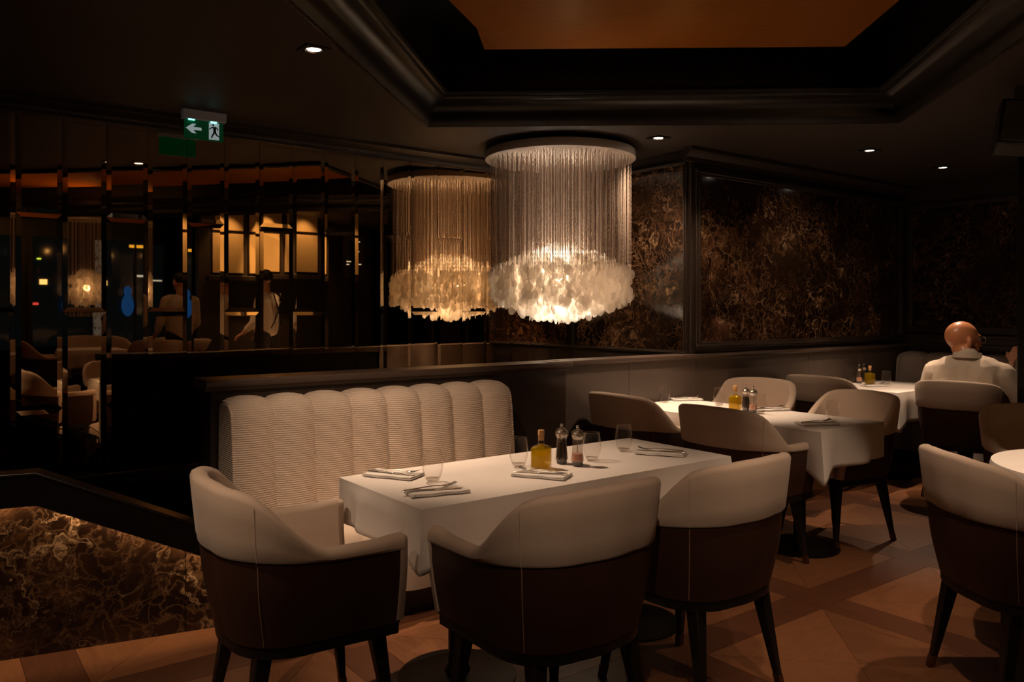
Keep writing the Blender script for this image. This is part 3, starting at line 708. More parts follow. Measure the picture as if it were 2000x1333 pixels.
# ------------------------------------------------------------------ tables and cloths
def table(loc, rz, L, Wd, label, legs=((0,0),), top=.742, rnd=False):
    r = empty('dining_table', loc, rz, label, 'table')
    bm = BM()
    if rnd: lathe(bm, [(0, top-.03), (L/2-.01, top-.03), (L/2-.01, top), (0, top)], 48)
    else: box(bm, -L/2+.01, L/2-.01, -Wd/2+.01, Wd/2-.01, top-.03, top)
    finish(bm, 'tabletop', 'black_wood', r, bevel=.003)
    for x, y in legs:
        bm = BM(); lathe(bm, [(0, .03), (.035, .03), (.035, top-.03), (0, top-.03)], 20, x, y); finish(bm, 'pedestal', 'blackmetal', r)
        bm = BM(); lathe(bm, [(0, 0), (.225, 0), (.225, .008), (.05, .022), (.04, .05), (0, .05)], 40, x, y); finish(bm, 'foot_plate', 'blackmetal', r)
    return r
def cloth(loc, rz, L, Wd, label, drop=.20, top=.747, tips=(.07,.07,.07,.07), seed=1, flare=.05, kick=None):
    rnd = random.Random(seed); bm = BM(); cr = .012
    per = []   # perimeter points (x, y, outx, outy, corner weight, corner id)
    def side(x0, y0, x1, y1, ox, oy, ca, cb):
        Ls = math.hypot(x1-x0, y1-y0); m_ = max(10, int(Ls/.022))
        for i in range(m_):
            t_ = i/m_; da, db = t_*Ls, (1-t_)*Ls; per.append((x0+(x1-x0)*t_, y0+(y1-y0)*t_, ox, oy, da, db, ca, cb))
    a, b_ = L/2, Wd/2
    side(-a, -b_, a, -b_, 0, -1, 0, 1); side(a, -b_, a, b_, 1, 0, 1, 2); side(a, b_, -a, b_, 0, 1, 2, 3); side(-a, b_, -a, -b_, -1, 0, 3, 0)
    cdir = [(-.707,-.707), (.707,-.707), (.707,.707), (-.707,.707)]
    ph = [rnd.uniform(0, 6) for _ in range(6)]
    rings = []; K = 9
    tot = len(per)
    for j in range(K+1):
        t_ = j/K; row = []
        for i, (x, y, ox, oy, da, db, ca, cb) in enumerate(per):
            wa = math.exp(-(da/.075)**2); wb = math.exp(-(db/.075)**2); w = max(wa, wb); cid = ca if wa >= wb else cb
            s = i/tot*2*PI
            wav = (math.sin(s*9+ph[0])*.5 + math.sin(s*17+ph[1])*.35 + math.sin(s*5+ph[2])*.5)
            out = .004 + .010*min(1, t_*4) + t_**1.2*(.011 + .017*wav)*(1-w)
            cx, cy = cdir[cid]; f = flare*min(1.4, tips[cid]/.06)*w*t_**.8 + .004*w
            dd = drop + tips[cid]*w + .006*math.sin(s*4+ph[3])
            # folds flanking the corner tuck in a little
            tuck = -.016*t_*(math.exp(-((da-.13)/.05)**2) + math.exp(-((db-.13)/.05)**2))
            z = top - (0 if j == 0 else .004 + (dd-.004)*t_)
            row.append(bm.verts.new((x + ox*(out*(1-w) + tuck) + cx*f, y + oy*(out*(1-w) + tuck) + cy*f, z)))
        rings.append(row)
    for A_, B_ in zip(rings, rings[1:]):
        for i in range(tot): bm.faces.new((A_[i], B_[i], B_[(i+1) % tot], A_[(i+1) % tot]))
    # top sheet with faint ironed creases
    NX, NY = max(10, int(L/.022)), max(10, int(Wd/.022))
    def gz(i, j):
        if i in (0, NX) or j in (0, NY): return top
        return top + .0008 + (.0016 if i in (NX//3, 2*NX//3) or j == NY//2 else 0) + .0009*math.sin(i*.31+ph[4])*math.sin(j*.42+ph[5])
    inner = [[bm.verts.new((-a + L*i/NX + (-.004 if i == 0 else .004 if i == NX else 0), -b_ + Wd*j/NY + (-.004 if j == 0 else .004 if j == NY else 0), gz(i, j))) for j in range(NY+1)] for i in range(NX+1)]
    for i in range(NX):
        for j in range(NY): bm.faces.new((inner[i][j], inner[i+1][j], inner[i+1][j+1], inner[i][j+1]))
    bmesh.ops.remove_doubles(bm, verts=bm.verts, dist=.0045)
    bmesh.ops.recalc_face_normals(bm, faces=bm.faces)
    o = finish(bm, 'tablecloth', 'cloth', loc=loc, rz=rz, ang=60, normals=False)
    # bridge top sheet rim to skirt
    tag(o, label, 'tablecloth', 'white table linen'); s_ = o.modifiers.new('s', 'SOLIDIFY'); s_.thickness = .0015; s_.offset = 1
    return o
ZT = .753
def uvtab(u0, u1, n0, n1): return W((u0+u1)/2, (n0+n1)/2), ROT, u1-u0, n1-n0
T1 = uvtab(1.325, 2.90, 2.255, 2.875)
table(*T1[:2], T1[2], T1[3], 'nearest table in front of the channelled banquette, under a white cloth', legs=((-.45, 0), (.45, -.02)))
cloth(*T1, 'white tablecloth on the nearest table, its corner hanging between two chairs', seed=2, drop=.17, tips=(.035,.03,.03,.0))
T2 = uvtab(3.86, 4.50, 2.41, 3.88)
table(*T2[:2], T2[2], T2[3], 'second table standing end-on to the dado wall, under a white cloth', legs=((0, -.40), (0, .4)))
cloth(*T2, 'white tablecloth on the second table with a long folded corner flap', seed=5, drop=.20, tips=(.075,.0,.03,.03), flare=.065)
T3 = uvtab(6.15, 7.12, 3.18, 3.84)
table(*T3[:2], T3[2], T3[3], 'far corner table by the dark wall, under a white cloth')
cloth(*T3, 'white tablecloth on the far corner table left of the bald man', seed=8, drop=.24)
T4 = uvtab(6.70, 7.10, 2.45, 2.98)
table(*T4[:2], T4[2], T4[3], 'table in front of the bald man, mostly hidden behind him')
cloth(*T4, 'white tablecloth in front of the bald man, mostly hidden', seed=9)
G = (2.52, 3.22, 0)
table(G, 0, 1.0, 1.0, 'round table at the right edge of the room', rnd=True)
bm = BM(); seg = 96; prev = None
c0 = bm.verts.new((0,0,.752))
for j in range(9):
    t_ = j/8; row = []
    for i in range(seg):
        a = 2*PI*i/seg; rr = .503 + (0 if j == 0 else .006 + t_*(.012 + .014*math.sin(11*a+1)))
        row.append(bm.verts.new((rr*math.cos(a), rr*math.sin(a), .752 - (.21+.02*math.sin(4*a))*t_)))
    if prev is None:
        for i in range(seg): bm.faces.new((c0, row[i], row[(i+1) % seg]))
    else:
        for i in range(seg): bm.faces.new((prev[i], row[i], row[(i+1) % seg], prev[(i+1) % seg]))
    prev = row
o = finish(bm, 'tablecloth', 'cloth', loc=G, ang=60); tag(o, 'white round tablecloth at the right edge', 'tablecloth', 'white table linen')

# ------------------------------------------------------------------ tableware
def px(x, y, z=ZT):
    D = 1557*(1.4-z)/(y-605); return Vector(((x-1000)/1557*D, D, z))
def make_glass():
    r = empty('glass_tumbler', (0,0,0))
    o_ = [(.0, .0), (.020, .0), (.026, .004), (.036, .035), (.0405, .055), (.038, .085), (.0325, .118)]
    def smooth(p, k=2):
        for _ in range(k):
            q = [p[0]]
            for a, c in zip(p, p[1:]): q += [(a[0]*.75+c[0]*.25, a[1]*.75+c[1]*.25), (a[0]*.25+c[0]*.75, a[1]*.25+c[1]*.75)]
            p = q + [p[-1]]
        return p
    out = smooth(o_); inn = [(max(0, a-.0011), z+.0) for a, z in out if z > .012]
    bm = BM(); lathe(bm, out + inn[::-1] + [(0, .014)], 32); finish(bm, 'bowl', 'glass', r, ang=70)
    bm = BM(); lathe(bm, [(0, .0012), (.019, .0012), (.0255, .006), (.026, .011), (0, .0125)], 28); finish(bm, 'glass_base', 'glass_thick', r)
    bm = BM(); rim = [(.0325 + .0011*math.cos(a), .118 + .0011*math.sin(a)) for a in [k*PI/3 for k in range(7)]]; lathe(bm, rim, 32); finish(bm, 'rim', 'glass_thick', r)
    return r
g0 = make_glass(); gf = [True]
def put_glass(p, label, s=1.0):
    o = g0 if gf[0] else copy_tree(g0); gf[0] = False
    o.location = p; o.scale = (s, s, s); tag(o, label, 'glass', 'stemless glasses on the tables')
def make_mill(kind):
    r = empty('salt_mill' if kind == 'salt' else 'pepper_mill', (0,0,0))
    bm = BM(); lathe(bm, [(0,0), (.0205,0), (.0215,.003), (.0215,.017), (.0, .017)], 24); finish(bm, 'base', 'grey_base', r)
    bm = BM(); lathe(bm, [(.0265,.014), (.0275,.018), (.026,.030), (.0215,.075), (.020,.100), (.0205,.106)], 24); finish(bm, 'body', 'acrylic', r)
    h = .048 if kind == 'salt' else .090
    bm = BM(); lathe(bm, [(0,.018), (.0245,.018), (.0235,.030), (.0235-.0045*(h/.09), h), (0, h+.003)], 20)
    finish(bm, 'salt_filling' if kind == 'salt' else 'pepper_filling', 'salt' if kind == 'salt' else 'pepper', r)
    bm = BM(); lathe(bm, [(0,.018), (.0022,.018), (.0022,.128), (0,.128)], 8); finish(bm, 'spindle', 'chrome', r)
    bm = BM(); lathe(bm, [(.012,.104), (.020,.106), (.0265,.116), (.0275,.127), (.024,.138), (.016,.146), (.008,.149), (0,.150)], 24); finish(bm, 'head', 'acrylic', r)
    bm = BM(); lathe(bm, [(0,.107), (.018,.108), (.0235,.118), (.022,.132), (.012,.140), (0,.142)], 10); finish(bm, 'head_core', 'chrome', r)
    bm = BM(); lathe(bm, [(0,.148), (.006,.149), (.0065,.153), (.005,.156), (.0065,.160), (.005,.165), (0,.166)], 14); finish(bm, 'knob', 'chrome', r)
    return r
def make_bottle():
    r = empty('oil_bottle', (0,0,0)); s = .0325
    def sq(bm, prof, m_=3):
        rings = []
        for hw, z, rc in prof:
            row = []
            for cx, cy, a0 in ((1,1,0), (-1,1,PI/2), (-1,-1,PI), (1,-1,1.5*PI)):
                for k in range(m_+1):
                    a = a0 + PI/2*k/m_; row.append(bm.verts.new((cx*(hw-rc)+rc*math.cos(a), cy*(hw-rc)+rc*math.sin(a), z)))
            rings.append(row)
        for a, c in zip(rings, rings[1:]):
            n = len(a)
            for k in range(n): bm.faces.new((a[k], a[(k+1) % n], c[(k+1) % n], c[k]))
        bm.faces.new(rings[0][::-1]); bm.faces.new(rings[-1])
    bm = BM(); sq(bm, [(s,.0,.005), (s+.0015,.003,.005), (s+.0015,.079,.005), (s-.001,.086,.006), (s-.008,.090,.008), (.0145,.094,.0135), (.0125,.100,.0124), (.0125,.122,.0124), (.015,.123,.0149), (.015,.129,.0149), (.0125,.130,.0124)])
    finish(bm, 'bottle_glass', 'glass', r, ang=50)
    bm = BM(); sq(bm, [(s-.002,.004,.004), (s-.001,.006,.004), (s-.001,.077,.004), (s-.004,.084,.006), (.0125,.090,.0115), (.0105,.097,.0104)]); finish(bm, 'oil', 'oil', r, ang=50)
    bm = BM(); lathe(bm, [(0,.112), (.0105,.112), (.0115,.131), (.0135,.132), (.0135,.152), (.0125,.154), (0,.154)], 20); finish(bm, 'cork', 'cork', r)
    return r
mill_p, mill_s, bot = make_mill('pepper'), make_mill('salt'), make_bottle()
def condiments(pb, pp, ps, where, rz, first_):
    for src, p, lb, cat, g in ((bot, pb, 'square bottle of golden olive oil with cork ', 'bottle', 'olive oil bottles'), (mill_p, pp, 'clear pepper mill with dark peppercorns ', 'pepper mill', 'pepper mills'),
                        (mill_s, ps, 'clear salt mill half full of pink salt ', 'salt mill', 'salt mills')):
        o = src if first_ else copy_tree(src)
        o.location = p; o.rotation_euler = (0,0,rz); tag(o, lb + where, cat, g)
condiments(px(1057, 914), px(1097, 905), px(1128, 909), 'on the nearest table', R(60), True)
condiments(px(1436, 800), px(1457, 803), px(1471, 806), 'on the second table', R(50), False)
condiments(px(1699, 749), px(1687, 746), px(1678, 748.5), 'on the far corner table', R(25), False)
def make_napkin():
    r = empty('napkin', (0,0,0)); 
    for k in range(3):
        pass
    bm = BM(); NX, NY = 14, 8
    for k, (sx, sy, z0) in enumerate(((.108, .056, 0), (.106, .0545, .0048))):
        th = .0042
        g = [[[bm.verts.new((-sx + 2*sx*i/NX, -sy + 2*sy*j/NY + .002*math.sin(i), z0 + l*th + .0008*math.sin(i*.9+k)*math.cos(j*.8))) for j in range(NY+1)] for i in range(NX+1)] for l in (0, 1)]
        for l in (0, 1):
            for i in range(NX):
                for j in range(NY): bm.faces.new((g[l][i][j], g[l][i+1][j], g[l][i+1][j+1], g[l][i][j+1]))
        rim = [(i, 0) for i in range(NX)] + [(NX, j) for j in range(NY)] + [(i, NY) for i in range(NX, 0, -1)] + [(0, j) for j in range(NY, 0, -1)]
        for a, c in zip(rim, rim[1:]+rim[:1]): bm.faces.new((g[0][a[0]][a[1]], g[0][c[0]][c[1]], g[1][c[0]][c[1]], g[1][a[0]][a[1]]))
    return finish(bm, 'napkin', 'napkin', ang=50)
def make_fork():
    r = empty('fork', (0,0,0))
    def cs(bm, st):
        rings = []
        for x, w, z, t_ in st: rings.append([bm.verts.new(v) for v in ((x,-w,z), (x,w,z), (x,w*.9,z+t_), (x,-w*.9,z+t_))])
        for a, c in zip(rings, rings[1:]):
            for k in range(4): bm.faces.new((a[k], a[(k+1) % 4], c[(k+1) % 4], c[k]))
        bm.faces.new(rings[0][::-1]); bm.faces.new(rings[-1])
    bm = BM(); cs(bm, [(-.10,.004,.002,.003), (-.095,.008,.002,.003), (-.07,.0075,.003,.003), (-.02,.0035,.006,.003), (.02,.0028,.007,.003), (.045,.006,.005,.002), (.055,.0115,.004,.002), (.068,.0125,.005,.002)])
    finish(bm, 'handle', 'chrome', r, bevel=.0008)
    for y in (-.0100, -.0034, .0034, .0100):
        bm = BM(); rings = []
        for x, z in ((.066,.005), (.08,.006), (.095,.010), (.103,.014)): rings.append([bm.verts.new(v) for v in ((x,y-.0021,z), (x,y+.0021,z), (x,y+.0017,z+.0015), (x,y-.0017,z+.0015))])
        for a, c in zip(rings, rings[1:]):
            for k in range(4): bm.faces.new((a[k], a[(k+1) % 4], c[(k+1) % 4], c[k]))
        bm.faces.new(rings[0][::-1]); bm.faces.new(rings[-1]); finish(bm, 'tine', 'chrome', r)
    return r
def make_knife():
    r = empty('knife', (0,0,0))
    bm = BM(); rings = []
    for x, w, t_ in ((-.108,.005,.003), (-.10,.0085,.004), (-.05,.0075,.0045), (.0,.006,.004), (.012,.0055,.004)): rings.append([bm.verts.new(v) for v in ((x,-w,.001), (x,w,.001), (x,w*.8,.001+t_), (x,-w*.8,.001+t_))])
    for a, c in zip(rings, rings[1:]):
        for k in range(4): bm.faces.new((a[k], a[(k+1) % 4], c[(k+1) % 4], c[k]))
    bm.faces.new(rings[0][::-1]); bm.faces.new(rings[-1]); finish(bm, 'handle', 'chrome', r, bevel=.001)
    bm = BM(); prism(bm, [(.012,-.005), (.03,-.0085), (.08,-.0085), (.105,-.003), (.112,.006), (.08,.0075), (.012,.0055)], .0015, .003); finish(bm, 'blade', 'chrome', r, bevel=.0005)
    return r
nap0, fork0, knife0 = make_napkin(), make_fork(), make_knife(); pf = [True]
def setting(p, rz, where, df=0, dk=0, flip=False, fx=0.0):
    f = pf[0]; pf[0] = False
    n_ = nap0 if f else copy_tree(nap0); n_.location = p; n_.rotation_euler = (0,0,rz); tag(n_, 'folded white napkin ' + where, 'napkin', 'napkins under the cutlery')
    c, s = math.cos(rz), math.sin(rz)
    for src, off, ang, lb, cat in ((fork0, .016, df, 'steel fork lying on the napkin ', 'fork'), (knife0, -.012, dk, 'steel knife on the napkin ', 'knife')):
        o = src if f else copy_tree(src); o.location = p + Vector((fx*c - off*s, fx*s + off*c, .0098)); o.rotation_euler = (0,0,rz + ang + (PI if flip else 0)); tag(o, lb + where, cat, cat + 's on the napkins')
put_glass(px(845, 940), 'stemless glass between the two left place settings, nearest table')
put_glass(px(1013, 911), 'stemless glass just left of the oil bottle, nearest table')
put_glass(px(1156, 899), 'stemless glass behind the salt mill, nearest table')
put_glass(px(1218, 881), 'stemless glass at the far end of the nearest table, beside the last napkin')
setting(px(768, 929), R(-22), 'at the left back corner of the nearest table', R(8), R(-2))
setting(px(853, 961), R(24), 'at the left front of the nearest table', R(6), R(-7), fx=-.02)
setting(px(1058, 929), R(-22), 'in front of the oil bottle, nearest table', R(-4), R(6), flip=True)
setting(px(1290, 886), R(-20), 'at the right end of the nearest table', R(5), R(0), flip=True)
put_glass(px(1298, 786), 'stemless glass at the wall end of the second table')
put_glass(px(1405, 792), 'stemless glass left of the oil bottle, second table')
put_glass(px(1484, 808), 'stemless glass right of the salt mill, second table')
put_glass(px(1627, 824), 'stemless glass at the near end of the second table')
setting(px(1340, 781), R(10), 'at the wall end of the second table', R(5), R(-4))
setting(px(1506, 801), R(15), 'in the middle of the second table', R(6), R(-4))
setting(px(1596, 829), R(12), 'at the near end of the second table', R(8), R(0))
put_glass(px(1661, 748), 'stemless glass left of the mills, far corner table')
put_glass(px(1731, 752), 'stemless glass right of the napkin, far corner table')
setting(px(1708, 754), R(10), 'on the far corner table', R(6), R(-4))
def px_n(*a): return px(*a)

# ------------------------------------------------------------------ people
def capsule(bm, p0, r0, p1, r1, seg=10):
    t_ = BM()
    for p, r in ((p0, r0), (p1, r1)): bmesh.ops.create_icosphere(t_, subdivisions=2, radius=r, matrix=Matrix.Translation(p))
    g = bmesh.ops.convex_hull(t_, input=t_.verts); 
    bmesh.ops.delete(t_, geom=[v for v in t_.verts if not v.link_faces], context='VERTS')
    dele = [e for e in g.get('geom_interior', []) + g.get('geom_unused', []) if isinstance(e, bmesh.types.BMVert) and e.is_valid]
    if dele: bmesh.ops.delete(t_, geom=list(set(dele)), context='VERTS')
    me = bpy.data.meshes.new('tmp'); t_.to_mesh(me); t_.free(); bm.from_mesh(me); bpy.data.meshes.remove(me)
def ellip(bm, c, r, rot=None):
    mt = Matrix.Translation(c) @ (rot.to_4x4() if rot else Matrix.Identity(4)) @ Matrix.Diagonal((*r, 1)); bmesh.ops.create_icosphere(bm, subdivisions=3, radius=1, matrix=mt)
def organic(bm, name, m, parent, vox=.012, sm=4):
    o = finish(bm, name, m, parent, normals=False)
    r = o.modifiers.new('r', 'REMESH'); r.mode = 'VOXEL'; r.voxel_size = vox; r.use_smooth_shade = True
    s = o.modifiers.new('s', 'SMOOTH'); s.iterations = sm; s.factor = .5
    return o
V3 = Vector
def head(bm, c, yaw, s=1.0, ears=True):
    rt = Matrix.Rotation(yaw, 3, 'Z'); f = lambda x, y, z: c + rt @ (V3((x, y, z))*s)     # face looks +y
    ellip(bm, f(0, -.012, .03), (.077*s, .096*s, .088*s), rt); ellip(bm, f(0, .022, -.035), (.060*s, .070*s, .082*s), rt)
    ellip(bm, f(0, .072, -.085), (.026*s, .022*s, .022*s), rt)                 # chin
    capsule(bm, f(0, .090, .012), .009*s, f(0, .106, -.026), .014*s)           # nose
    ellip(bm, f(0, .085, -.055), (.026*s, .012*s, .010*s), rt)                 # mouth
    for sx in (-1, 1):
        ellip(bm, f(sx*.030, .080, .030), (.022*s, .012*s, .008*s), rt)        # brow
        if ears: ellip(bm, f(sx*.084, -.008, -.012), (.011*s, .024*s, .036*s), rt @ Matrix.Rotation(sx*.55, 3, 'Z'))
def hand(bm, w, d, up, s=1.0, curl=.6):
    "palm from wrist w along d, fingers curling away from `up`"
    d = d.normalized(); side = d.cross(up).normalized(); up = side.cross(d).normalized()
    for k in (-1, -.33, .33, 1): capsule(bm, w, .017*s, w + d*.085*s + side*.028*k*s, .013*s)
    for k, L in ((-1,.062), (-.33,.074), (.33,.078), (1,.070)):
        b0 = w + d*.088*s + side*.029*k*s; m1 = b0 + (d*math.cos(curl*.6) - up*math.sin(curl*.6))*L*.5*s; e = m1 + (d*math.cos(curl*1.6) - up*math.sin(curl*1.6))*L*.5*s
        capsule(bm, b0, .0095*s, m1, .0088*s); capsule(bm, m1, .0088*s, e, .0075*s)
    b0 = w + d*.025*s + side*.022*s; m1 = b0 + (d*.6 + side*.75 - up*.2)*.042*s; capsule(bm, b0, .014*s, m1, .011*s); capsule(bm, m1, .011*s, m1 + (d*.9 + side*.2 - up*.3)*.035*s, .009*s)
def arm(bm, sh, el, wr, r=(.050,.040,.026)): capsule(bm, sh, r[0], el, r[1]); capsule(bm, el, r[1], wr, r[2])

# seated bald man (local: faces +y)
mp = W(6.35, 2.74); mrz = FU + R(9)
man = empty('person', mp, mrz, 'bald man in a beige polo shirt and glasses, seated with his back to us', 'person')
hx = V3((-.045, .03, 1.165)); yaw = R(-42)
bm = BM(); head(bm, hx, yaw, 1.25)
capsule(bm, V3((0,-.03,1.0)), .082, hx + V3((0,-.02,-.05)), .078)
capsule(bm, V3((-.16,.01,.93)), .05, V3((.16,.01,.93)), .05); capsule(bm, V3((0,.03,.90)), .12, V3((0,.03,.62)), .13)
Ls, Rs = V3((-.225,.0,.92)), V3((.225,.0,.92)); Le, Re = V3((-.30,.08,.68)), V3((.34,.10,.70)); Lw, Rw = V3((-.16,.34,.785)), V3((.20,.36,.785))
arm(bm, Ls, Le, Lw); arm(bm, Rs, Re, Rw)
hand(bm, Lw, V3((.5,.8,0)), V3((0,0,1)), .95); hand(bm, Rw, V3((-.5,.8,0)), V3((0,0,1)), .95)
for sx in (-1, 1):
    capsule(bm, V3((sx*.10,.0,.56)), .085, V3((sx*.12,.42,.52)), .062); capsule(bm, V3((sx*.12,.42,.52)), .058, V3((sx*.13,.40,.10)), .040)
    capsule(bm, V3((sx*.13,.38,.05)), .038, V3((sx*.14,.50,.035)), .030)
organic(bm, 'body', 'skin', man, .010, 5)
bm = BM(); capsule(bm, V3((-.18,-.01,.935)), .090, V3((.18,-.01,.935)), .090)
for sx in (-1, 1): capsule(bm, V3((sx*.10,-.01,.91)), .150, V3((sx*.09,.0,.60)), .165)
capsule(bm, V3((0,-.03,.95)), .115, V3((0,.0,.62)), .19); capsule(bm, V3((0,-.03,.985)), .100, V3((0,-.028,1.035)), .088)
capsule(bm, Ls, .092, V3((-.292,.06,.735)), .086); capsule(bm, Rs, .092, V3((.325,.08,.745)), .088)
for zc_, xs_, am in ((.865, (-.21,-.13,-.05,.03,.11), 1.1), (.83, (-.14,-.05,.04,.13,.22), 1.3), (.775, (-.17,-.08,.01,.10,.18), .8)):
    pp = [V3((x, -.163 - .014*(1-abs(x)/.22), zc_ - am*(x-xs_[2])**2)) for x in xs_]
    for q, (a, c) in enumerate(zip(pp, pp[1:])): capsule(bm, a, .012 + .010*math.sin(PI*q/4), c, .012 + .010*math.sin(PI*(q+1)/4))
organic(bm, 'polo_shirt', 'shirt', man, .010, 2)
bm = BM(); n_ = 28
secs = []
for i in range(n_+1):
    a = R(-130) + R(260)*i/n_ - PI/2; x, y = .088*math.cos(a), .094*math.sin(a) - .022; zc = 1.048 + .008*(-math.sin(a))
    secs.append([(x*.98, y*.98+.00, zc+.028), (x*1.05, y*1.05, zc+.030), (x*1.20, y*1.22+.004, zc-.012), (x*1.14, y*1.15+.004, zc-.015)])
strip(bm, secs); finish(bm, 'collar', 'shirt', man, ang=60)
bm = BM(); rt = Matrix.Rotation(yaw, 3, 'Z'); F = lambda x, y, z: hx + rt @ V3((x, y, z))
for sx in (-1, 1):
    tube(bm, [F(sx*.103, -.01, .010), F(sx*.100, .06, .022), F(sx*.082, .118, .020)], .002, 6)
    tube(bm, [F(sx*.045 + .033*math.cos(a), .130, .005 + .024*math.sin(a)) for a in [k*PI/8 for k in range(17)]], .0014, 6)
tube(bm, [F(-.014,.132,.010), F(.014,.132,.010)], .0014, 6); finish(bm, 'glasses', 'chrome', man)
bm = BM()
for sx in (-1, 1):
    capsule(bm, V3((sx*.10,-.02,.575)), .098, V3((sx*.12,.44,.53)), .072); capsule(bm, V3((sx*.12,.43,.53)), .070, V3((sx*.13,.40,.09)), .052)
organic(bm, 'trousers', 'dark_cloth', man, .014, 3)
bm = BM()
for sx in (-1, 1): capsule(bm, V3((sx*.13,.39,.045)), .044, V3((sx*.14,.53,.036)), .035)
organic(bm, 'shoes', 'black', man, .012, 2)

# companion on the far banquette: black top, raised hand
wp = W(7.38, 2.50); wrz = ROT + PI/2
wo = empty('person', wp, wrz, 'person in black at the right edge behind the column, one hand raised to the face', 'person')
bm = BM(); hc = V3((0,.05,1.21)); head(bm, hc, 0, .97); capsule(bm, V3((0,0,1.02)), .055, hc + V3((0,-.02,-.07)), .052)
capsule(bm, V3((-.13,0,.96)), .055, V3((.13,0,.96)), .055); capsule(bm, V3((0,0,.92)), .12, V3((0,.0,.60)), .14)
# the hand nearer the corner is raised
Ls, Rs = V3((-.17,.0,.955)), V3((.17,0,.955)); Re = V3((.30,.16,.76)); Rw = V3((.235,.27,.965)); Le = V3((-.24,.10,.72)); Lw = V3((-.10,.32,.78))
arm(bm, Rs, Re, Rw, (.042,.036,.024)); arm(bm, Ls, Le, Lw, (.042,.036,.024)); hand(bm, Rw, V3((-.30,.0,1)), V3((.5,-1,0)), 1.0, .55); hand(bm, Lw, V3((.5,.8,0)), V3((0,0,1)), .9)
for sx in (-1, 1): capsule(bm, V3((sx*.09,.0,.56)), .08, V3((sx*.10,.40,.52)), .058); capsule(bm, V3((sx*.10,.40,.52)), .055, V3((sx*.11,.40,.06)), .036)
organic(bm, 'body', 'skin2', wo, .010, 4)
bm = BM(); capsule(bm, V3((-.13,0,.965)), .07, V3((.13,0,.965)), .07); capsule(bm, V3((0,0,.94)), .14, V3((0,.0,.58)), .165)
capsule(bm, Rs, .062, Re + V3((-.02,-.03,.02)), .054); capsule(bm, Ls, .062, Le, .052)
organic(bm, 'black_top', 'dark_cloth', wo, .012, 3)
bm = BM(); ellip(bm, hc + V3((0,-.025,.03)), (.092,.105,.10)); capsule(bm, hc + V3((0,-.07,0)), .07, hc + V3((0,-.09,-.16)), .05); organic(bm, 'hair', 'hair', wo, .012, 3)
bm = BM()
for sx in (-1, 1): capsule(bm, V3((sx*.09,0,.57)), .09, V3((sx*.10,.42,.53)), .068); capsule(bm, V3((sx*.10,.41,.53)), .064, V3((sx*.11,.40,.05)), .045)
organic(bm, 'trousers', 'dark_cloth', wo, .014, 3)
bm = BM(); lathe(bm, [(.028 + .002*math.cos(a), .002*math.sin(a)) for a in [k*PI/3 for k in range(7)]], 20); o = finish(bm, 'bracelet', 'chrome', wo, loc=Rw + V3((.0,-.01,-.02)))

# ------------------------------------------------------------------ rear room reflected by the mirrors
ZP = .16
def standing(u, n, rz, label, shirt='white_shirt', susp=False, h=1.0):
    p = empty('person', W(u, n, ZP), rz, label, 'person')
    bm = BM(); hc = V3((0,.03,1.60)); head(bm, hc, 0, 1.0); capsule(bm, V3((0,0,1.40)), .058, hc + V3((0,-.02,-.07)), .055)
    capsule(bm, V3((-.15,0,1.37)), .055, V3((.15,0,1.37)), .055); capsule(bm, V3((0,0,1.28)), .13, V3((0,0,.98)), .12)
    pts = {}
    for sx in (-1, 1):
        s_, e_, w_ = V3((sx*.19,0,1.36)), V3((sx*.24,.02,1.09)), V3((sx*.19,.20,.95)); pts[sx] = (s_, e_, w_); arm(bm, s_, e_, w_, (.046,.038,.025)); hand(bm, w_, V3((0,.8,-.4)), V3((0,.4,.9)), .95)
        capsule(bm, V3((sx*.09,0,.92)), .085, V3((sx*.10,.01,.50)), .058); capsule(bm, V3((sx*.10,.01,.50)), .055, V3((sx*.10,-.01,.09)), .038); capsule(bm, V3((sx*.10,-.02,.04)), .036, V3((sx*.11,.13,.03)), .03)
    organic(bm, 'body', 'skin2', p, .012, 4)
    bm = BM(); capsule(bm, V3((-.15,0,1.375)), .07, V3((.15,0,1.375)), .07); capsule(bm, V3((-.05,0,1.30)), .135, V3((-.04,0,.99)), .13); capsule(bm, V3((.05,0,1.30)), .135, V3((.04,0,.99)), .13)
    for sx in (-1, 1): capsule(bm, pts[sx][0], .068, pts[sx][1], .052); capsule(bm, pts[sx][1], .052, pts[sx][1].lerp(pts[sx][2], .6), .044)
    organic(bm, 'shirt', shirt, p, .012, 3)
    bm = BM()
    for sx in (-1, 1): capsule(bm, V3((sx*.075,0,.93)), .105, V3((sx*.10,.01,.50)), .075); capsule(bm, V3((sx*.10,.01,.50)), .072, V3((sx*.10,-.01,.08)), .06)
    organic(bm, 'trousers', 'dark_cloth', p, .014, 3)
    bm = BM(); ellip(bm, hc + V3((0,-.022,.042)), (.084,.096,.086)); organic(bm, 'hair', 'hair', p, .012, 2)
    if susp:
        bm = BM()
        for sx in (-1, 1):
            pp = [V3((sx*-.09,-.150,1.43)), V3((sx*-.06,-.166,1.33)), V3((0,-.170,1.22)), V3((sx*.07,-.160,1.10)), V3((sx*.12,-.140,1.0))]
            for a, c in zip(pp, pp[1:]):
                d = (c-a); s_ = V3((.012,0,0)); vs = [bm.verts.new(v) for v in (a-s_, a+s_, c+s_, c-s_)]; bm.faces.new(vs)
        o = finish(bm, 'suspenders', 'black', p); s_ = o.modifiers.new('s', 'SOLIDIFY'); s_.thickness = .008; s_.offset = 0
    return p
standing(3.50, .86, ROT + R(140), 'waiter in white shirt and crossed black suspenders, seen in the mirror', susp=True)
standing(2.62, .30, ROT + R(165), 'person in a pale shirt standing, seen in the mirror left of the waiter')
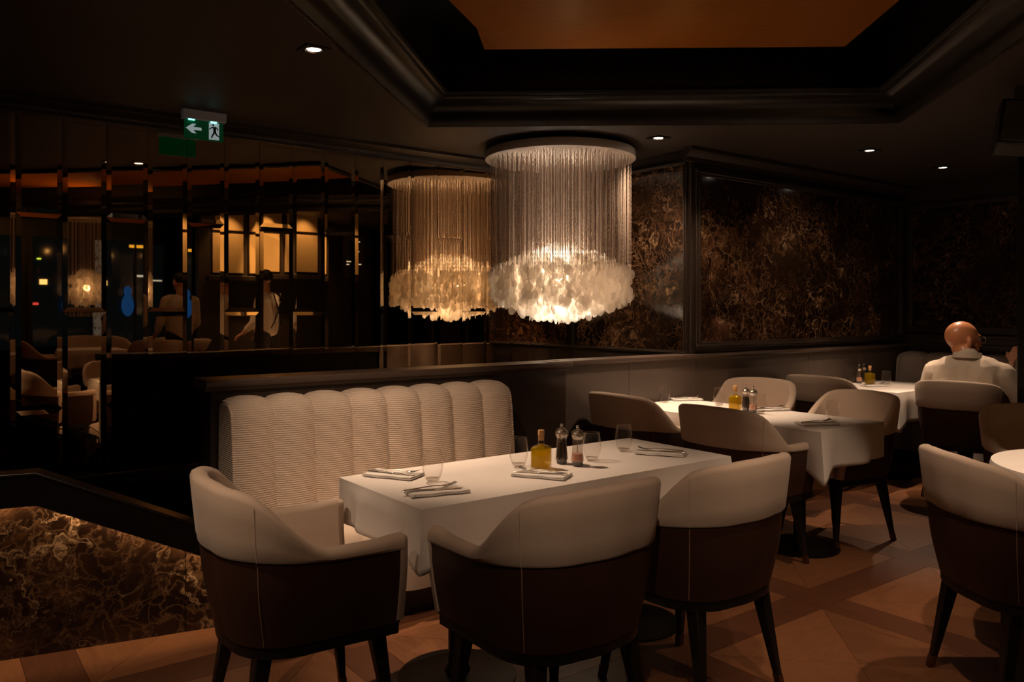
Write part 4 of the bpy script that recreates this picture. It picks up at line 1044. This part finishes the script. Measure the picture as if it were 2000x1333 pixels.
# lit straw-coloured wall panels
aw = empty('wall_panelled', (0,0,0), ROT); aw['kind'] = 'structure'
bm = BM(); box(bm, 2.95, 5.4, -.22, -.08, 0, 3.1); finish(bm, 'wall_body', 'trim', aw, smooth=False)
for a, c in ((3.12, 3.50), (3.58, 4.02), (4.10, 4.52)):
    for z0, z1 in ((1.90, 2.42), (2.46, 2.78)):
        bm = BM(); box(bm, a, c, -.08, -.05, z0, z1); finish(bm, 'lit_panel', 'amber_panel', aw, bevel=.004)
bm = BM(); box(bm, 3.05, 4.6, -.08, .02, 1.80, 1.86); finish(bm, 'shelf', 'trim', aw, bevel=.003)
spot(W(3.80, .22, 2.95), W(3.80, -.06, 2.2), 230, 44, .8, (1,.68,.34)); spot(W(3.3, .25, 2.9), W(3.3, -.06, 2.0), 30, 60, .8, (1,.68,.34)); spot(W(4.3, .25, 2.9), W(4.3, -.06, 2.0), 30, 60, .8, (1,.68,.34))
spot(W(3.2, 1.3, 2.9), W(3.45, .85, 1.2), 14, 50, .8); spot(W(2.2, .6, 2.9), W(2.6, .3, 1.2), 12, 50, .8)
# night windows
for i, (a, c) in enumerate(((.3, 1.0), (1.25, 1.95), (2.2, 2.85))):
    w = empty('window_%d' % (i+1), (0,0,0), ROT); w['kind'] = 'structure'
    bm = BM()
    for q in ((a-.05, a, .9, 2.35), (c, c+.05, .9, 2.35), (a, c, .86, .9), (a, c, 2.35, 2.4), ((a+c)/2-.012, (a+c)/2+.012, .9, 2.35)): box(bm, q[0], q[1], -1.62, -1.55, q[2], q[3])
    finish(bm, 'window_frame', 'black', w)
    bm = BM(); box(bm, a, c, -1.60, -1.59, .9, 2.35); finish(bm, 'pane', 'night', w)
bm = BM(); box(bm, -1.4, 2.95, -1.85, -1.62, 0, 3.1); o = finish(bm, 'wall_window', 'black', rz=ROT, smooth=False); o['kind'] = 'structure'
for i, (a, c) in enumerate(((.60, .84), (1.98, 2.16))):
    bm = BM(); secs = []
    for k in range(25): x = a + (c-a)*k/24; secs.append([(x, -1.50 + .018*math.sin(k*1.3), .7), (x, -1.50 + .018*math.sin(k*1.3), 2.35), (x, -1.515 + .018*math.sin(k*1.3), 2.35), (x, -1.515 + .018*math.sin(k*1.3), .7)])
    strip(bm, secs); tag(finish(bm, 'curtain', 'curtain', rz=ROT, ang=60), ('leaf-print curtain at the reflected left window', 'leaf-print curtain at the reflected middle window')[i], 'curtain', 'printed curtains by the night windows')
SLB = ['small green-yellow light dot high in the left reflected window', 'pale orange glowing sign in the left reflected window', 'amber light strip high in the right reflected window', 'upper pale blue light streak, right reflected window', 'lower and longer pale light streak, right reflected window', 'blue light spot at the left edge of the reflected windows', 'red light streak low in the left reflected window', 'dim pale green glow, lowest at the left edge of the windows']
for (u, z, w_, h_, c_, s_) in ((1.30,2.05,.05,.02,(.6,1,.1),1.5), (1.33,1.72,.09,.07,(1,.75,.3),1.6), (2.45,2.26,.20,.04,(1,.55,.05),.9), (2.55,1.85,.10,.03,(.8,.9,1),.6), (2.7,1.83,.14,.02,(.8,.9,1),.6), (.45,1.70,.05,.04,(.05,.3,1),1.2), (1.22,1.45,.1,.03,(1,.1,.1),.8), (.55,1.40,.10,.10,(.5,.7,.55),.25)):
    bm = BM(); box(bm, u, u+w_, -1.588, -1.580, z, z+h_); o = finish(bm, 'street_light', mat('street_glow', c_, .5, emit=c_, es=s_), rz=ROT, bevel=.006)
    tag(o, SLB.pop(0), 'light', 'night lights outside the windows')
bm = BM(); ellip(bm, V3((0,0,0)), (.11,.05,.16)); ellip(bm, V3((0,0,.2)), (.06,.05,.075)); o = organic(bm, 'person', 'blue', None, .02, 3); o.location = W(2.42, -1.53, 1.45)
tag(o, 'person in a blue jacket outside the night window', 'person')
c2 = chandelier((W(1.80, -1.0).x, W(1.80, -1.0).y), .26, 2.55, 1.90, 1.44, (1.50, 1.80), 90, 'small shell chandelier seen in the mirror above the rear tables', parts=60, ceil=3.1, ssc=1.0, pw=2)
p_ = W(1.80, -1.0, 1.68); point(p_, 1.3, .04, (1,.66,.38))
RT = [(1.75, -.25), (3.0, -1.0)]
for i, (u, n) in enumerate(RT):
    lbl = ('left', 'right')[i]
    t_ = table(W(u, n, ZP), ROT, .7, .7, 'square table of the rear room, %s one in the mirror' % lbl)
    cloth(W(u, n, ZP), ROT, .7, .7, 'white tablecloth on the %s table seen in the mirror' % lbl, seed=20+i)
    spot(W(u+.3, n+.3, 2.9), W(u, n, .9), 30, 52, .8)
for u, n, rz, lb in ((1.25,-.3,FU,'reflected barrel chair left of the left rear table'), (2.3,-.35,ROT+PI/2,'reflected barrel chair right of the left rear table'), (1.8,-.85,ROT,'reflected barrel chair behind the left rear table'),
                     (2.35,.22,ROT+PI,'reflected barrel chair in front of the left rear table'), (2.45,-1.0,FU,'reflected barrel chair left of the right rear table'), (3.0,-.4,ROT+PI,'reflected barrel chair in front of the right rear table')):
    c = put_chair(W(u, n, ZP), rz, lb, 'barrel chairs in the rear room')
# dark menu board with a few small bright lines
mb = empty('menu_board', W(5.0, .2, 0), ROT, 'dark menu board with small bright lines, seen in the mirror', 'menu board')
bm = BM(); box(bm, -.18, .14, -.01, .01, 1.85, 2.45); finish(bm, 'board', mat('board_brown', (.06,.04,.02), .5), mb)
bm = BM()
for x, z, w_ in ((-.02,2.36,.05), (.05,2.36,.02), (.0,2.22,.06), (-.14,2.08,.07), (-.14,2.04,.04), (.02,2.04,.07)): box(bm, x, x+w_, .010, .013, z, z+.014)
finish(bm, 'text_line', mat('board_light', (1,1,1), .5, emit=(1,.95,.85), es=.8), mb, kind='stuff')
